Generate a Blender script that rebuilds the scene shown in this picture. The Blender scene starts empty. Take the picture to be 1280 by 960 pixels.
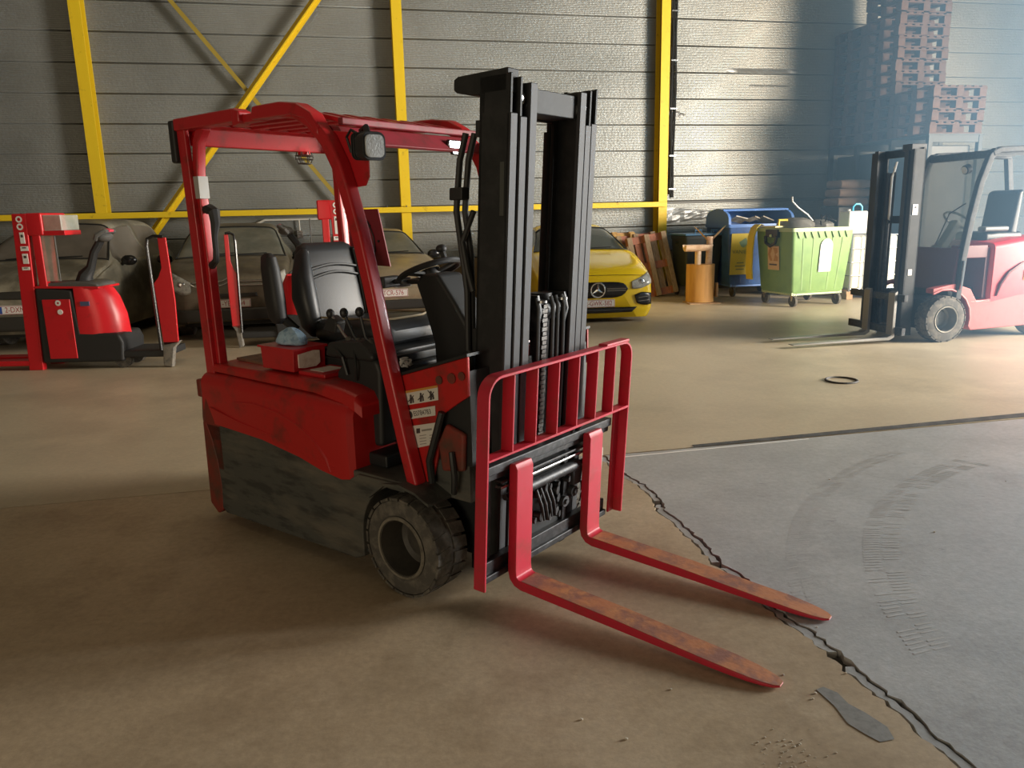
import bpy, bmesh, math, random
from mathutils import Vector, Matrix
from mathutils.bvhtree import BVHTree
random.seed(7)
R = math.radians
C = bpy.context.scene.collection
scene = bpy.context.scene

# ---------------------------------------------------------------- camera
cam = bpy.data.cameras.new('camera')
cam.sensor_width = 36.0
cam.lens = 36.0 * 962.0 / 1280.0
cam.clip_start = 0.05
camo = bpy.data.objects.new('camera', cam)
C.objects.link(camo)
th, ro = R(12.35), R(1.33)
fwd = Vector((0, math.cos(th), -math.sin(th)))
rt = Vector((1, 0, 0)); up = rt.cross(fwd)
r2 = rt * math.cos(ro) - up * math.sin(ro)
u2 = up * math.cos(ro) + rt * math.sin(ro)
m = Matrix(((r2.x, u2.x, -fwd.x), (r2.y, u2.y, -fwd.y), (r2.z, u2.z, -fwd.z)))
camo.matrix_world = Matrix.Translation((0, 0, 1.6)) @ m.to_4x4()
scene.camera = camo

# ---------------------------------------------------------------- world and light
w = bpy.data.worlds.new('hall_ambient'); scene.world = w; w.use_nodes = True
bg = w.node_tree.nodes['Background']
bg.inputs[0].default_value = (1.0, 0.78, 0.50, 1); bg.inputs[1].default_value = 0.06

def area(name, loc, target, sx, sy, power, col):
    l = bpy.data.lights.new(name, 'AREA'); l.shape = 'RECTANGLE'; l.size = sx; l.size_y = sy
    l.energy = power; l.color = col
    o = bpy.data.objects.new(name, l); C.objects.link(o); o.location = loc
    o.rotation_euler = (Vector(target) - Vector(loc)).to_track_quat('-Z', 'Y').to_euler()
    return o
DOOR = area('doorway_daylight', (13.9, 6.9, 2.9), (13.9 - 9.2, 6.9 + 3.0, 2.9 - 2.6), 4.0, 4.5, 3900, (0.93, 0.97, 1.0))
DOOR.data.spread = R(150)   # the lintel cuts off light going upwards
LAMP = area('hall_lamp_light', (-2.5, 6.5, 7.5), (-2.5, 9.0, 0), 5, 5, 70, (1.0, 0.82, 0.55))
BACK = area('rear_fill_light', (-4.0, -5.0, 1.7), (-0.6, 3.4, 0.9), 4.0, 2.4, 170, (1.0, 0.84, 0.60))  # unseen warm fill added behind the camera to brighten the forklift's near side
scene.view_settings.view_transform = 'Standard'
scene.view_settings.look = 'None'
scene.view_settings.gamma = 1
scene.view_settings.exposure = 0.0
scene.view_settings.use_curve_mapping = False

# ---------------------------------------------------------------- materials
MT = {}
def mat(name, col, rough=0.6, metal=0.0, col2=None, scale=6.0, lo=0.45, hi=0.65, bump=0.0, bscale=40.0,
        col3=None, scale3=2.0, lo3=0.5, hi3=0.7, speck=0.0, trans=0.0, alpha=1.0, coat=0.0, emit=None, stretch=None, detail=6.0):
    """procedural paint: base colour, worn/dirty patches col2 and broad patches col3, optional bump"""
    if name in MT: return MT[name]
    m = bpy.data.materials.new(name); m.use_nodes = True; nt = m.node_tree; N = nt.nodes; L = nt.links
    b = N['Principled BSDF']
    b.inputs['Roughness'].default_value = rough; b.inputs['Metallic'].default_value = metal
    b.inputs['Base Color'].default_value = (*col, 1)
    if trans: b.inputs['Transmission Weight'].default_value = trans
    if alpha < 1: b.inputs['Alpha'].default_value = alpha
    if coat: b.inputs['Coat Weight'].default_value = coat
    tc = N.new('ShaderNodeTexCoord'); mp = N.new('ShaderNodeMapping'); L.new(tc.outputs['Object'], mp.inputs['Vector'])
    if stretch: mp.inputs['Scale'].default_value = stretch
    src = None
    def layer(prev, c, sc, a, bb):
        n = N.new('ShaderNodeTexNoise'); n.inputs['Scale'].default_value = sc; n.inputs['Detail'].default_value = detail
        n.inputs['Roughness'].default_value = 0.65
        L.new(mp.outputs[0], n.inputs['Vector'])
        r = N.new('ShaderNodeMapRange'); r.inputs['From Min'].default_value = a; r.inputs['From Max'].default_value = bb
        L.new(n.outputs[0], r.inputs['Value'])
        x = N.new('ShaderNodeMix'); x.data_type = 'RGBA'; L.new(r.outputs[0], x.inputs[0])
        if prev is None: x.inputs[6].default_value = (*col, 1)
        else: L.new(prev, x.inputs[6])
        x.inputs[7].default_value = (*c, 1)
        return x.outputs[2]
    if col3: src = layer(src, col3, scale3, lo3, hi3)
    if col2: src = layer(src, col2, scale, lo, hi)
    if speck:
        n = N.new('ShaderNodeTexNoise'); n.inputs['Scale'].default_value = 28; n.inputs['Detail'].default_value = 8; n.inputs['Roughness'].default_value = 0.8
        L.new(mp.outputs[0], n.inputs['Vector'])
        r = N.new('ShaderNodeMapRange'); r.inputs['From Min'].default_value = 0.35; r.inputs['From Max'].default_value = 0.68
        r.inputs['To Min'].default_value = 1 - speck; r.inputs['To Max'].default_value = 1 + speck; L.new(n.outputs[0], r.inputs['Value'])
        v = N.new('ShaderNodeVectorMath'); v.operation = 'SCALE'; L.new(src, v.inputs[0]); L.new(r.outputs[0], v.inputs['Scale']); src = v.outputs[0]
    if src: L.new(src, b.inputs['Base Color'])
    if bump:
        n = N.new('ShaderNodeTexNoise'); n.inputs['Scale'].default_value = bscale; n.inputs['Detail'].default_value = 4
        L.new(mp.outputs[0], n.inputs['Vector'])
        bp = N.new('ShaderNodeBump'); bp.inputs['Strength'].default_value = bump; bp.inputs['Distance'].default_value = 0.01
        L.new(n.outputs[0], bp.inputs['Height']); L.new(bp.outputs[0], b.inputs['Normal'])
    MT[name] = m
    return m

red = mat('red_paint', (0.48, 0.014, 0.020), 0.38, col2=(0.16, 0.02, 0.012), scale=9, lo=0.55, hi=0.8, coat=0.15)
red_dirty = mat('red_paint_grimy', (0.46, 0.012, 0.012), 0.42, col2=(0.07, 0.03, 0.02), scale=5, lo=0.5, hi=0.75, coat=0.1)
red_bright = mat('red_paint_bright', (0.62, 0.012, 0.02), 0.35, col2=(0.3, 0.02, 0.02), scale=7, lo=0.6, hi=0.85)
red_guard = mat('red_paint_cage', (0.50, 0.016, 0.040), 0.5, col2=(0.28, 0.04, 0.03), scale=7, lo=0.5, hi=0.8)
rustred = mat('worn_red_counterweight', (0.20, 0.025, 0.015), 0.6, col2=(0.07, 0.04, 0.025), scale=8, lo=0.45, hi=0.7)
skirt_m = mat('grimy_black_paint', (0.066, 0.068, 0.060), 0.6, col2=(0.15, 0.13, 0.10), scale=3.5, lo=0.5, hi=0.8, col3=(.035, .036, .033), scale3=9, lo3=.5, hi3=.6, stretch=(.5, 1, 2.2), bump=0.15, bscale=20)
black = mat('black_steel', (0.013, 0.015, 0.016), 0.5)
blackp = mat('black_plastic', (0.018, 0.019, 0.020), 0.58)
mastm = mat('mast_steel', (0.010, 0.012, 0.013), 0.65, col2=(0.022, 0.023, 0.024), scale=12)
flange = mat('mast_flange_steel', (0.036, 0.038, 0.043), 0.62, metal=0.0, col2=(0.035, 0.036, 0.04), scale=20)
carr = mat('oily_black_steel', (0.02, 0.022, 0.025), 0.48, metal=0.2, col2=(0.06, 0.062, 0.065), scale=30)
leather = mat('black_vinyl', (0.018, 0.02, 0.022), 0.45, bump=0.05, bscale=150)
rubber = mat('tyre_rubber', (0.07, 0.064, 0.055), 0.85, col2=(0.15, 0.135, 0.11), scale=14, bump=0.2, bscale=60)
rim_m = mat('dusty_rim', (0.075, 0.068, 0.055), 0.6, metal=0.2, col2=(0.05, 0.045, 0.04), scale=10)
rust = mat('rusty_fork_steel', (0.46, 0.19, 0.09), 0.55, metal=0.15, col2=(0.26, 0.12, 0.09), scale=9, lo=0.45, hi=0.6, col3=(0.60, 0.30, 0.12), scale3=5, lo3=0.55, hi3=0.7, bump=0.15, bscale=50)
yellow = mat('yellow_steel', (0.78, 0.54, 0.012), 0.5, col2=(0.35, 0.2, 0.01), scale=8, lo=0.6, hi=0.8)
yellow_dull = mat('yellow_steel_dull', (0.33, 0.24, 0.03), 0.6)
chrome = mat('bright_steel', (0.5, 0.5, 0.5), 0.25, metal=0.9)
white = mat('white_label', (0.62, 0.6, 0.55), 0.5)
whiteb = mat('white_sticker', (0.85, 0.84, 0.82), 0.45)
glass_dark = mat('dusty_car_glass', (0.10, 0.105, 0.085), 0.38, col2=(0.22, 0.21, 0.17), scale=3, lo=0.4, hi=0.8)
ink = mat('label_ink', (0.06, 0.05, 0.05), 0.6)
wood = mat('pallet_wood', (0.42, 0.27, 0.15), 0.8, col2=(0.22, 0.13, 0.08), scale=12, bump=0.3, bscale=30, stretch=(1, 6, 6))
woodr = mat('pallet_wood_reddish', (0.42, 0.16, 0.10), 0.8, col2=(0.25, 0.10, 0.07), scale=12, stretch=(1, 6, 6))
woodl = mat('new_pine_wood', (0.60, 0.36, 0.16), 0.75, col2=(0.45, 0.25, 0.10), scale=9, stretch=(1, 6, 6))

# ---------------------------------------------------------------- mesh builder
class MB:
    def __init__(s): s.v = []; s.f = []
    def add(s, vs, fs):
        k = len(s.v); s.v += [tuple(p) for p in vs]; s.f += [tuple(i + k for i in f) for f in fs]; return s
    def box(s, x0, x1, y0, y1, z0, z1, mx=None):
        vs = [(x, y, z) for x in (x0, x1) for y in (y0, y1) for z in (z0, z1)]
        if mx: vs = [tuple(mx @ Vector(p)) for p in vs]
        return s.add(vs, [(0, 1, 3, 2), (4, 6, 7, 5), (0, 4, 5, 1), (2, 3, 7, 6), (0, 2, 6, 4), (1, 5, 7, 3)])
    def cbox(s, c, d, rot=(0, 0, 0)):
        from mathutils import Euler
        mx = Matrix.Translation(c) @ Euler([R(a) for a in rot]).to_matrix().to_4x4()
        return s.box(-d[0]/2, d[0]/2, -d[1]/2, d[1]/2, -d[2]/2, d[2]/2, mx)
    def bar(s, p, q, wd, ht, upv=(0, 0, 1)):
        p = Vector(p); q = Vector(q); d = (q - p).normalized(); sd = d.cross(Vector(upv)).normalized(); u = sd.cross(d)
        vs = []
        for e in (p, q):
            for a, b in ((-1, -1), (1, -1), (1, 1), (-1, 1)): vs.append(e + sd * a * wd / 2 + u * b * ht / 2)
        return s.add(vs, [(0, 1, 2, 3), (7, 6, 5, 4), (0, 4, 5, 1), (1, 5, 6, 2), (2, 6, 7, 3), (3, 7, 4, 0)])
    def cyl(s, p, q, r, n=16, r2=None, caps=True):
        p = Vector(p); q = Vector(q); r2 = r if r2 is None else r2
        d = (q - p).normalized(); a = d.orthogonal().normalized(); b = d.cross(a)
        vs = []
        for e, rr in ((p, r), (q, r2)):
            for i in range(n):
                t = 2 * math.pi * i / n; vs.append(e + a * rr * math.cos(t) + b * rr * math.sin(t))
        fs = [(i, (i + 1) % n, n + (i + 1) % n, n + i) for i in range(n)]
        if caps: fs += [tuple(range(n))[::-1], tuple(range(n, 2 * n))]
        return s.add(vs, fs)
    def tube(s, pts, r, n=8, caps=True, close=False):
        pts = [Vector(p) for p in pts]; rings = []; prev = None
        for i, p in enumerate(pts):
            if close: d = (pts[(i + 1) % len(pts)] - pts[i - 1])
            else: d = pts[min(i + 1, len(pts) - 1)] - pts[max(i - 1, 0)]
            d.normalize()
            a = (prev - d * prev.dot(d)).normalized() if prev is not None and (prev - d * prev.dot(d)).length > 1e-4 else d.orthogonal().normalized()
            prev = a; b = d.cross(a)
            rr = r[i] if isinstance(r, (list, tuple)) else r
            rings.append([p + a * rr * math.cos(2 * math.pi * k / n) + b * rr * math.sin(2 * math.pi * k / n) for k in range(n)])
        return s.loft(rings, closed=True, caps=caps and not close, ring=close)
    def loft(s, rings, closed=True, caps=True, ring=False):
        n = len(rings[0]); vs = [p for r in rings for p in r]; fs = []
        m_ = len(rings)
        for j in range(m_ if ring else m_ - 1):
            j2 = (j + 1) % m_
            for i in range(n if closed else n - 1):
                i2 = (i + 1) % n
                fs.append((j * n + i, j * n + i2, j2 * n + i2, j2 * n + i))
        if caps: fs += [tuple(range(n))[::-1], tuple((m_ - 1) * n + i for i in range(n))]
        return s.add(vs, fs)
    def prism(s, poly, a, b, ax='y'):
        """poly in the two other axes: ax y -> (x,z); x -> (y,z); z -> (x,y)"""
        def P(p, t): return (p[0], t, p[1]) if ax == 'y' else ((t, p[0], p[1]) if ax == 'x' else (p[0], p[1], t))
        n = len(poly); vs = [P(p, a) for p in poly] + [P(p, b) for p in poly]
        fs = [(i, (i + 1) % n, n + (i + 1) % n, n + i) for i in range(n)] + [tuple(range(n))[::-1], tuple(range(n, 2 * n))]
        return s.add(vs, fs)
    def ball(s, c, r, nu=16, nv=10):
        r = r if isinstance(r, (tuple, list)) else (r, r, r)
        rings = []
        for j in range(1, nv):
            t = math.pi * j / nv
            rings.append([(c[0] + r[0] * math.sin(t) * math.cos(2 * math.pi * i / nu), c[1] + r[1] * math.sin(t) * math.sin(2 * math.pi * i / nu), c[2] + r[2] * math.cos(t)) for i in range(nu)])
        return s.loft(rings)
    def lathe(s, prof, c=(0, 0, 0), ax='y', n=32, close=True):
        """prof list of (radius, axial)"""
        rings = []
        for rr, t in prof:
            ring = []
            for i in range(n):
                a = 2 * math.pi * i / n; p, q = rr * math.cos(a), rr * math.sin(a)
                v = (p, t, q) if ax == 'y' else ((t, p, q) if ax == 'x' else (p, q, t))
                ring.append((c[0] + v[0], c[1] + v[1], c[2] + v[2]))
            rings.append(ring)
        return s.loft(rings, caps=close)
    def build(s, name, m, parent=None, bevel=0.0, seg=2, sub=0, xf=None, smooth=True, ang=35):
        vs = [xf(*p) for p in s.v] if xf else s.v
        me = bpy.data.meshes.new(name); me.from_pydata([tuple(p) for p in vs], [], s.f)
        bm = bmesh.new(); bm.from_mesh(me); bmesh.ops.recalc_face_normals(bm, faces=bm.faces); bm.to_mesh(me); bm.free()
        if m is not None: me.materials.append(m)
        if smooth:
            me.polygons.foreach_set('use_smooth', [True] * len(me.polygons)); me.set_sharp_from_angle(angle=R(ang))
        o = bpy.data.objects.new(name, me); C.objects.link(o)
        if parent is not None: o.parent = parent
        if sub:
            md = o.modifiers.new('sub', 'SUBSURF'); md.levels = sub; md.render_levels = sub
        if bevel:
            md = o.modifiers.new('bevel', 'BEVEL'); md.width = bevel; md.segments = seg; md.limit_method = 'ANGLE'; md.angle_limit = R(38)
            if seg > 1:
                wn = o.modifiers.new('wn', 'WEIGHTED_NORMAL'); wn.keep_sharp = False
                me.set_sharp_from_angle(angle=R(180))
        return o

def tag(o, label, cat, group=None, kind=None):
    if label: o['label'] = label
    if cat: o['category'] = cat
    if group: o['group'] = group
    if kind: o['kind'] = kind
    return o
def thing(name, label, cat, loc=(0, 0, 0), rz=0.0, group=None):
    o = bpy.data.objects.new(name, None); o.empty_display_size = 0.1; C.objects.link(o)
    o.location = loc; o.rotation_euler = (0, 0, rz)
    return tag(o, label, cat, group)
def struct(o): o['kind'] = 'structure'; return o
def dup(o, parent=None):
    c = o.copy(); C.objects.link(c); c.parent = parent
    for ch in o.children: dup(ch, c)
    return c
def text(s, name, size, m, parent, loc, rot, ext=0.001, align='CENTER', sx=1.0):
    cu = bpy.data.curves.new(name, 'FONT'); cu.body = s; cu.size = size; cu.extrude = ext; cu.align_x = align; cu.align_y = 'CENTER'
    t = bpy.data.objects.new(name, cu); C.objects.link(t)
    me = bpy.data.meshes.new_from_object(t, depsgraph=None) if False else None
    dg = bpy.context.evaluated_depsgraph_get(); me = bpy.data.meshes.new_from_object(t.evaluated_get(dg))
    bpy.data.objects.remove(t)
    o = bpy.data.objects.new(name, me); C.objects.link(o); me.materials.clear(); me.materials.append(m)
    o.parent = parent; o.location = loc; o.rotation_euler = rot; o.scale = (sx, 1, 1)
    return o

# ================================================================ floor
conc_b = mat('brown_concrete', (0.40, 0.31, 0.205), 0.45, col2=(0.27, 0.20, 0.125), scale=1.6, lo=0.48, hi=0.75, col3=(0.48, 0.385, 0.27), scale3=0.7, lo3=0.45, hi3=0.65, bump=0.06, bscale=60, detail=9, speck=.16)
conc_g = mat('grey_concrete', (0.365, 0.37, 0.37), 0.45, col2=(0.30, 0.302, 0.302), scale=2.2, lo=0.45, hi=0.7, col3=(0.44, 0.44, 0.435), scale3=1.0, lo3=0.5, hi3=0.7, bump=0.08, bscale=70, detail=10, speck=.16)
conc_f = mat('far_concrete', (0.46, 0.385, 0.27), 0.45, col2=(0.36, 0.30, 0.21), scale=0.9, lo=0.45, hi=0.7, col3=(0.56, 0.47, 0.33), scale3=0.35, lo3=0.5, hi3=0.65, bump=0.05, bscale=45, detail=8, speck=.10)
tar = mat('tar', (0.045, 0.045, 0.045), 0.7, col2=(0.10, 0.10, 0.10), scale=8)
def J(x): return 4.86 + 0.205 * x
floor = struct(MB().box(-14, 13, -3, 19, -0.12, -0.03).build('floor', tar, smooth=False))
crack = [(0.60, 4.98), (0.67, 4.6), (0.76, 4.4), (0.80, 4.22), (0.81, 3.95), (0.86, 3.78), (0.91, 3.53), (0.94, 3.3), (1.01, 3.14), (1.04, 2.92), (1.08, 2.79),
         (1.12, 2.7), (1.16, 2.56), (1.2, 2.38), (1.25, 2.2), (1.27, 2.08), (1.30, 1.94), (1.36, 1.4), (1.5, 0.3), (1.7, -3)]
def fine(pl, st=0.028, am=0.010, rnd=None):
    rnd = rnd or random; out = []
    for (x0, y0), (x1, y1) in zip(pl, pl[1:]):
        n = max(1, int(math.hypot(x1 - x0, y1 - y0) / st)) if y0 > 1.2 else 2
        for k in range(n):
            t = k / n; out.append((x0 + (x1 - x0) * t + rnd.uniform(-am, am), y0 + (y1 - y0) * t + rnd.uniform(-am, am) * 0.6))
    return out + [pl[-1]]
rr = random.Random(3)
cl = fine(crack, rnd=rr)
def off(pl, d, am, rnd): return [(x + d + rnd.uniform(-am, am), y) for x, y in pl]
left_edge = off(cl, -0.031, 0.006, rr); strip_l = off(cl, -0.019, 0.006, rr); strip_r = off(cl, 0.012, 0.006, rr); right_edge = off(cl, 0.024, 0.006, rr)
def slab(poly, m, top=0.0, bot=-0.04):
    n = len(poly); vs = [(x, y, top) for x, y in poly] + [(x, y, bot) for x, y in poly]
    b = MB().add(vs, [tuple(range(n))] + [(i, (i + 1) % n, n + (i + 1) % n, n + i) for i in range(n)])
    o = b.build('slab', m, floor, smooth=False)
    bm = bmesh.new(); bm.from_mesh(o.data); bmesh.ops.triangulate(bm, faces=[f for f in bm.faces if len(f.verts) > 4]); bm.to_mesh(o.data); bm.free()
    return o
jl = [(x, J(x) - 0.006) for x in (-14, -9, -5, -2.6, -1, 0.2)]
slab([(1.65, -3), (-14, -3)] + jl + left_edge[:-1], conc_b)
# narrow chipped filler between the two cracks, missing in places
seg = list(zip(strip_l, strip_r))
for a, b in ((1, 30), (31, 58), (59, 84), (86, 112), (113, 400)):
    s_ = seg[a:b]
    if len(s_) > 2: slab([p[0] for p in s_] + [p[1] for p in reversed(s_)], conc_g, -0.004)
slab(right_edge + [(13, -3), (13, J(13) - 0.01), (4, J(4) - 0.01), (0.9, J(0.9) - 0.012)], conc_g)
# far slabs beyond the joint
def Wy(x): return 15.45 + 0.2162 * x
slab([(-14, J(-14) + 0.006), (14, J(14) + 0.006), (14, 19), (-14, 19)], conc_f)
MB().add([(0.72, J(0.72) - 0.09, 0.002), (2.1, J(2.1) - 0.05, 0.002), (2.1, J(2.1) - 0.035, 0.002), (0.72, J(0.72) - 0.068, 0.002)], [(0, 1, 2, 3)]).build('painted_line', whiteb, floor)
MB().add([(1.25, J(1.25) - 0.01, 0.003), (4, J(4) + 0.03, 0.003), (9, J(9) - 0.02, 0.003), (9, J(9) + 0.16, 0.003), (4, J(4) + 0.13, 0.003), (1.25, J(1.25) + 0.05, 0.003)], [(0, 1, 2, 3, 4, 5)]).build('joint_filler', tar, floor)
MB().add([(1.01, 2.33, .002), (1.04, 2.345, .002), (1.075, 2.31, .002), (1.085, 2.25, .002), (1.12, 2.2, .002), (1.155, 2.13, .002), (1.15, 2.07, .002), (1.10, 2.06, .002), (1.07, 2.1, .002), (1.04, 2.15, .002), (1.035, 2.24, .002)], [tuple(range(11))]).build('dark_patch', mat('grey_patch', (0.22, 0.215, 0.20), 0.6, col2=(.16, .155, .145), scale=30), floor)
man = MB()
pts = [(3.12 + 0.14 * math.cos(t), 7.11 + 0.14 * math.sin(t), 0.004) for t in [k * math.pi / 12 for k in range(24)]]
man.tube(pts, 0.012, 6, close=True); o = man.build('drain_ring', tar)
tag(o, 'small round drain ring sunk in the floor between the two red forklifts', 'drain')
mk = MB(); rr = random.Random(13)
def gp(cx, cy, r, a): return (cx + r * math.cos(a), cy + r * math.sin(a))
for (r0, wd, a0, a1) in ((2.55, .16, R(118), R(176)), (2.95, .10, R(122), R(170))):
    n = int((a1 - a0) * r0 / .028)
    for k in range(n):
        a = a0 + (a1 - a0) * k / n; da = .010 / r0
        for s, (q0, q1) in enumerate(((0, .46), (.54, 1))):
            if rr.random() < .25: continue
            sk_ = .03 / r0 * (1 if s else -1)
            P = [gp(4.15, 2.35, r0 + wd * q0, a + (0 if s else sk_)), gp(4.15, 2.35, r0 + wd * q1, a + (sk_ if s else 0)), gp(4.15, 2.35, r0 + wd * q1, a + da + (sk_ if s else 0)), gp(4.15, 2.35, r0 + wd * q0, a + da + (0 if s else sk_))]
            if all(y < J(x) - .1 for x, y in P): mk.add([(x, y, .0012) for x, y in P], [(0, 1, 2, 3)])
o = mk.build('tyre_marks', mat('pale_tyre_dust', (.41, .41, .405), .6), floor, smooth=False); o['kind'] = 'stuff'
mk = MB()
for k in range(46):
    x = rr.uniform(1.2, 3.6); y = rr.uniform(2.3, 4.9)
    if x < 1.3 and y < 2.6: continue
    a = rr.gauss(-.35, .35); l_ = rr.uniform(.02, .09); w_ = rr.uniform(.001, .004); dx, dy = math.cos(a) * l_, math.sin(a) * l_
    mk.add([(x, y, .0015), (x + dx * .5 + dy * .1, y + dy * .5 - dx * .1 - w_, .0015), (x + dx, y + dy, .0015), (x + dx * .5 + dy * .1, y + dy * .5 - dx * .1 + w_, .0015)], [(0, 1, 2, 3)])
o = mk.build('scratches', mat('dark_scratch', (.14, .14, .14), .7), floor, smooth=False); o['kind'] = 'stuff'
b = MB(); rr = random.Random(11)
def pebble(b, x, y, r):
    n = len(b.v); b.ball((x, y, r * 0.6), (r, r * rr.uniform(.6, 1), r * 0.7), 6, 4)
for k in range(70):
    a = rr.gauss(0, 0.045); c = rr.gauss(0, 0.06); pebble(b, 0.80 + a, 2.02 + c, rr.uniform(0.001, 0.0035))
for (x, y) in [(0.35, 2.95), (0.33, 2.1), (1.17, 2.73), (1.0, 2.31), (0.93, 2.42), (2.1, 3.6), (2.4, 3.1), (1.15, 2.42), (0.2, 2.2), (0.52, 2.35), (2.9, 4.3), (1.9, 4.4), (0.98, 2.28), (1.75, 2.3)]: pebble(b, x, y, rr.uniform(.003, .006))
tag(b.build('loose_gravel', mat('gravel', (0.55, 0.50, 0.42), 0.9)), 'scatter of tiny pale stones and grit on the floor before the fork tips', 'gravel', kind='stuff')

# ================================================================ wall
ang_w = R(12.2)
wallM = Matrix.Translation((0, 15.15, 0)) @ Matrix.Rotation(ang_w, 4, 'Z')     # local x along wall, y into wall
panel_m = bpy.data.materials.new('ribbed_steel_cladding'); panel_m.use_nodes = True
def panel_nodes():
    nt = panel_m.node_tree; N = nt.nodes; L = nt.links; b = N['Principled BSDF']
    tc = N.new('ShaderNodeTexCoord'); sp = N.new('ShaderNodeSeparateXYZ'); L.new(tc.outputs['Object'], sp.inputs[0])
    mu = N.new('ShaderNodeMath'); mu.operation = 'MULTIPLY'; mu.inputs[1].default_value = 2 * math.pi / 0.0619; L.new(sp.outputs[2], mu.inputs[0])
    sn = N.new('ShaderNodeMath'); sn.operation = 'SINE'; L.new(mu.outputs[0], sn.inputs[0])
    pw = N.new('ShaderNodeMath'); pw.operation = 'POWER'; ab = N.new('ShaderNodeMath'); ab.operation = 'ABSOLUTE'; L.new(sn.outputs[0], ab.inputs[0]); L.new(ab.outputs[0], pw.inputs[0]); pw.inputs[1].default_value = 0.35
    ns = N.new('ShaderNodeTexNoise'); ns.inputs['Scale'].default_value = 22; ns.inputs['Detail'].default_value = 3; L.new(tc.outputs['Object'], ns.inputs['Vector'])
    vo = N.new('ShaderNodeTexVoronoi'); vo.inputs['Scale'].default_value = 14; L.new(tc.outputs['Object'], vo.inputs['Vector'])
    ad = N.new('ShaderNodeMath'); ad.operation = 'MULTIPLY_ADD'; L.new(ns.outputs[0], ad.inputs[0]); ad.inputs[1].default_value = 1.3; L.new(pw.outputs[0], ad.inputs[2])
    bp = N.new('ShaderNodeBump'); bp.inputs['Strength'].default_value = 0.9; bp.inputs['Distance'].default_value = 0.006; L.new(ad.outputs[0], bp.inputs['Height']); L.new(bp.outputs[0], b.inputs['Normal'])
    n2 = N.new('ShaderNodeTexNoise'); n2.inputs['Scale'].default_value = 0.6; n2.inputs['Detail'].default_value = 6; L.new(tc.outputs['Object'], n2.inputs['Vector'])
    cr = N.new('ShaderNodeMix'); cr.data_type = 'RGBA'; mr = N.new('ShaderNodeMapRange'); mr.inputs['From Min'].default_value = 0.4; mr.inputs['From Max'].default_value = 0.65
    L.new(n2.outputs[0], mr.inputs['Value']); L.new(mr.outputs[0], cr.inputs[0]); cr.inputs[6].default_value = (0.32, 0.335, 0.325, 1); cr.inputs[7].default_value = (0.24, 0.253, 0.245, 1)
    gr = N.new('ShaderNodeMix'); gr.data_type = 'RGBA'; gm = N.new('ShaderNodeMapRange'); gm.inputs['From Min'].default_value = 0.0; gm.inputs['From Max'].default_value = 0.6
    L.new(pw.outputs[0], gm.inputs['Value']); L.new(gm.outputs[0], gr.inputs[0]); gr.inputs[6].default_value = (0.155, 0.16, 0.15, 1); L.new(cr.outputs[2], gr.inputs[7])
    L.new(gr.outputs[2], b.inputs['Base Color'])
    b.inputs['Roughness'].default_value = 0.46; b.inputs['Metallic'].default_value = 0.5
panel_nodes()
foil = mat('torn_silver_foil', (0.34, 0.35, 0.35), 0.42, metal=0.5, bump=0.6, bscale=14)
wback = MB().box(-13, 14.5, 0.30, 0.45, 0, 7.0).build('wall_back', mat('wall_core', (0.12, 0.12, 0.11), 0.8), smooth=False); wback.matrix_world = wallM; struct(wback)
cols = [-7.17, -1.94, 3.17, 8.3]
edges = [-13.0] + [c for c in cols] + [14.5]
meshes = {}
for bi, (a, b) in enumerate(zip(edges, edges[1:])):
    for k in range(12):
        z0 = 0.82 + 0.495 * k
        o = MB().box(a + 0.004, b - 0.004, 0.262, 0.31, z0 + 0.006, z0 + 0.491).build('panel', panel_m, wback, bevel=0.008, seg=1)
# dented rows right of the third column: bowed lips standing off the wall
for (a, b, z, dz) in [(4.6, 6.15, 4.33, 0.05), (5.1, 6.0, 4.05, 0.02)]:
    d = MB(); rings = []
    for i in range(13):
        t = i / 12; x = a + (b - a) * t; h = math.sin(math.pi * t) * 0.05
        rings.append([(x, 0.262, z + dz), (x, 0.262 - h, z), (x, 0.262, z - dz * 0.6)])
    d.loft(rings, closed=False, caps=False); d.build('dent', foil, wback)
# torn foil insulation showing by the third column
def crumple(x0, x1, z0, z1, taper, seed):
    r_ = random.Random(seed); d = MB(); rings = []
    for i in range(13):
        t = i / 12; x = x0 + (x1 - x0) * t; k = 1 - taper * t
        zc = (z0 + z1) / 2; hh = (z1 - z0) / 2 * k
        rings.append([(x, 0.255 - r_.uniform(0, 0.03) * (1 if 0 < j < 6 else 0), zc + hh * (j / 3 - 1)) for j in range(7)])
    d.loft(rings, closed=False, caps=False); return d.build('foil_tear', foil, wback, smooth=False)
crumple(3.30, 3.75, 3.32, 3.66, 1.0, 1)
crumple(3.3, 4.4, 1.36, 1.70, 0.6, 2)
MB().box(-13, 14.5, 0.20, 0.31, 0, 0.80).build('plinth', mat('brown_concrete_plinth', (0.20, 0.15, 0.09), 0.8, col2=(0.12, 0.09, 0.06), scale=2), wback, smooth=False)
MB().box(3.3, 8.2, 0.235, 0.262, 1.76, 1.80).build('capping_strip', mat('dull_grey_strip', (0.12, 0.125, 0.12), 0.6), wback, smooth=False)
def wthing(name, label, cat, group=None):
    t = thing(name, label, cat, group=group); t.matrix_world = wallM; return t
web = mat('column_web_paint', (0.30, 0.20, 0.03), 0.7)
labs = ['tall yellow steel column on the left, above the dusty minivan', 'tall yellow steel column behind the red forklift roof, middle of three',
        'tall yellow steel column beside the leaning pallets and the black cables', None]
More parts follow.
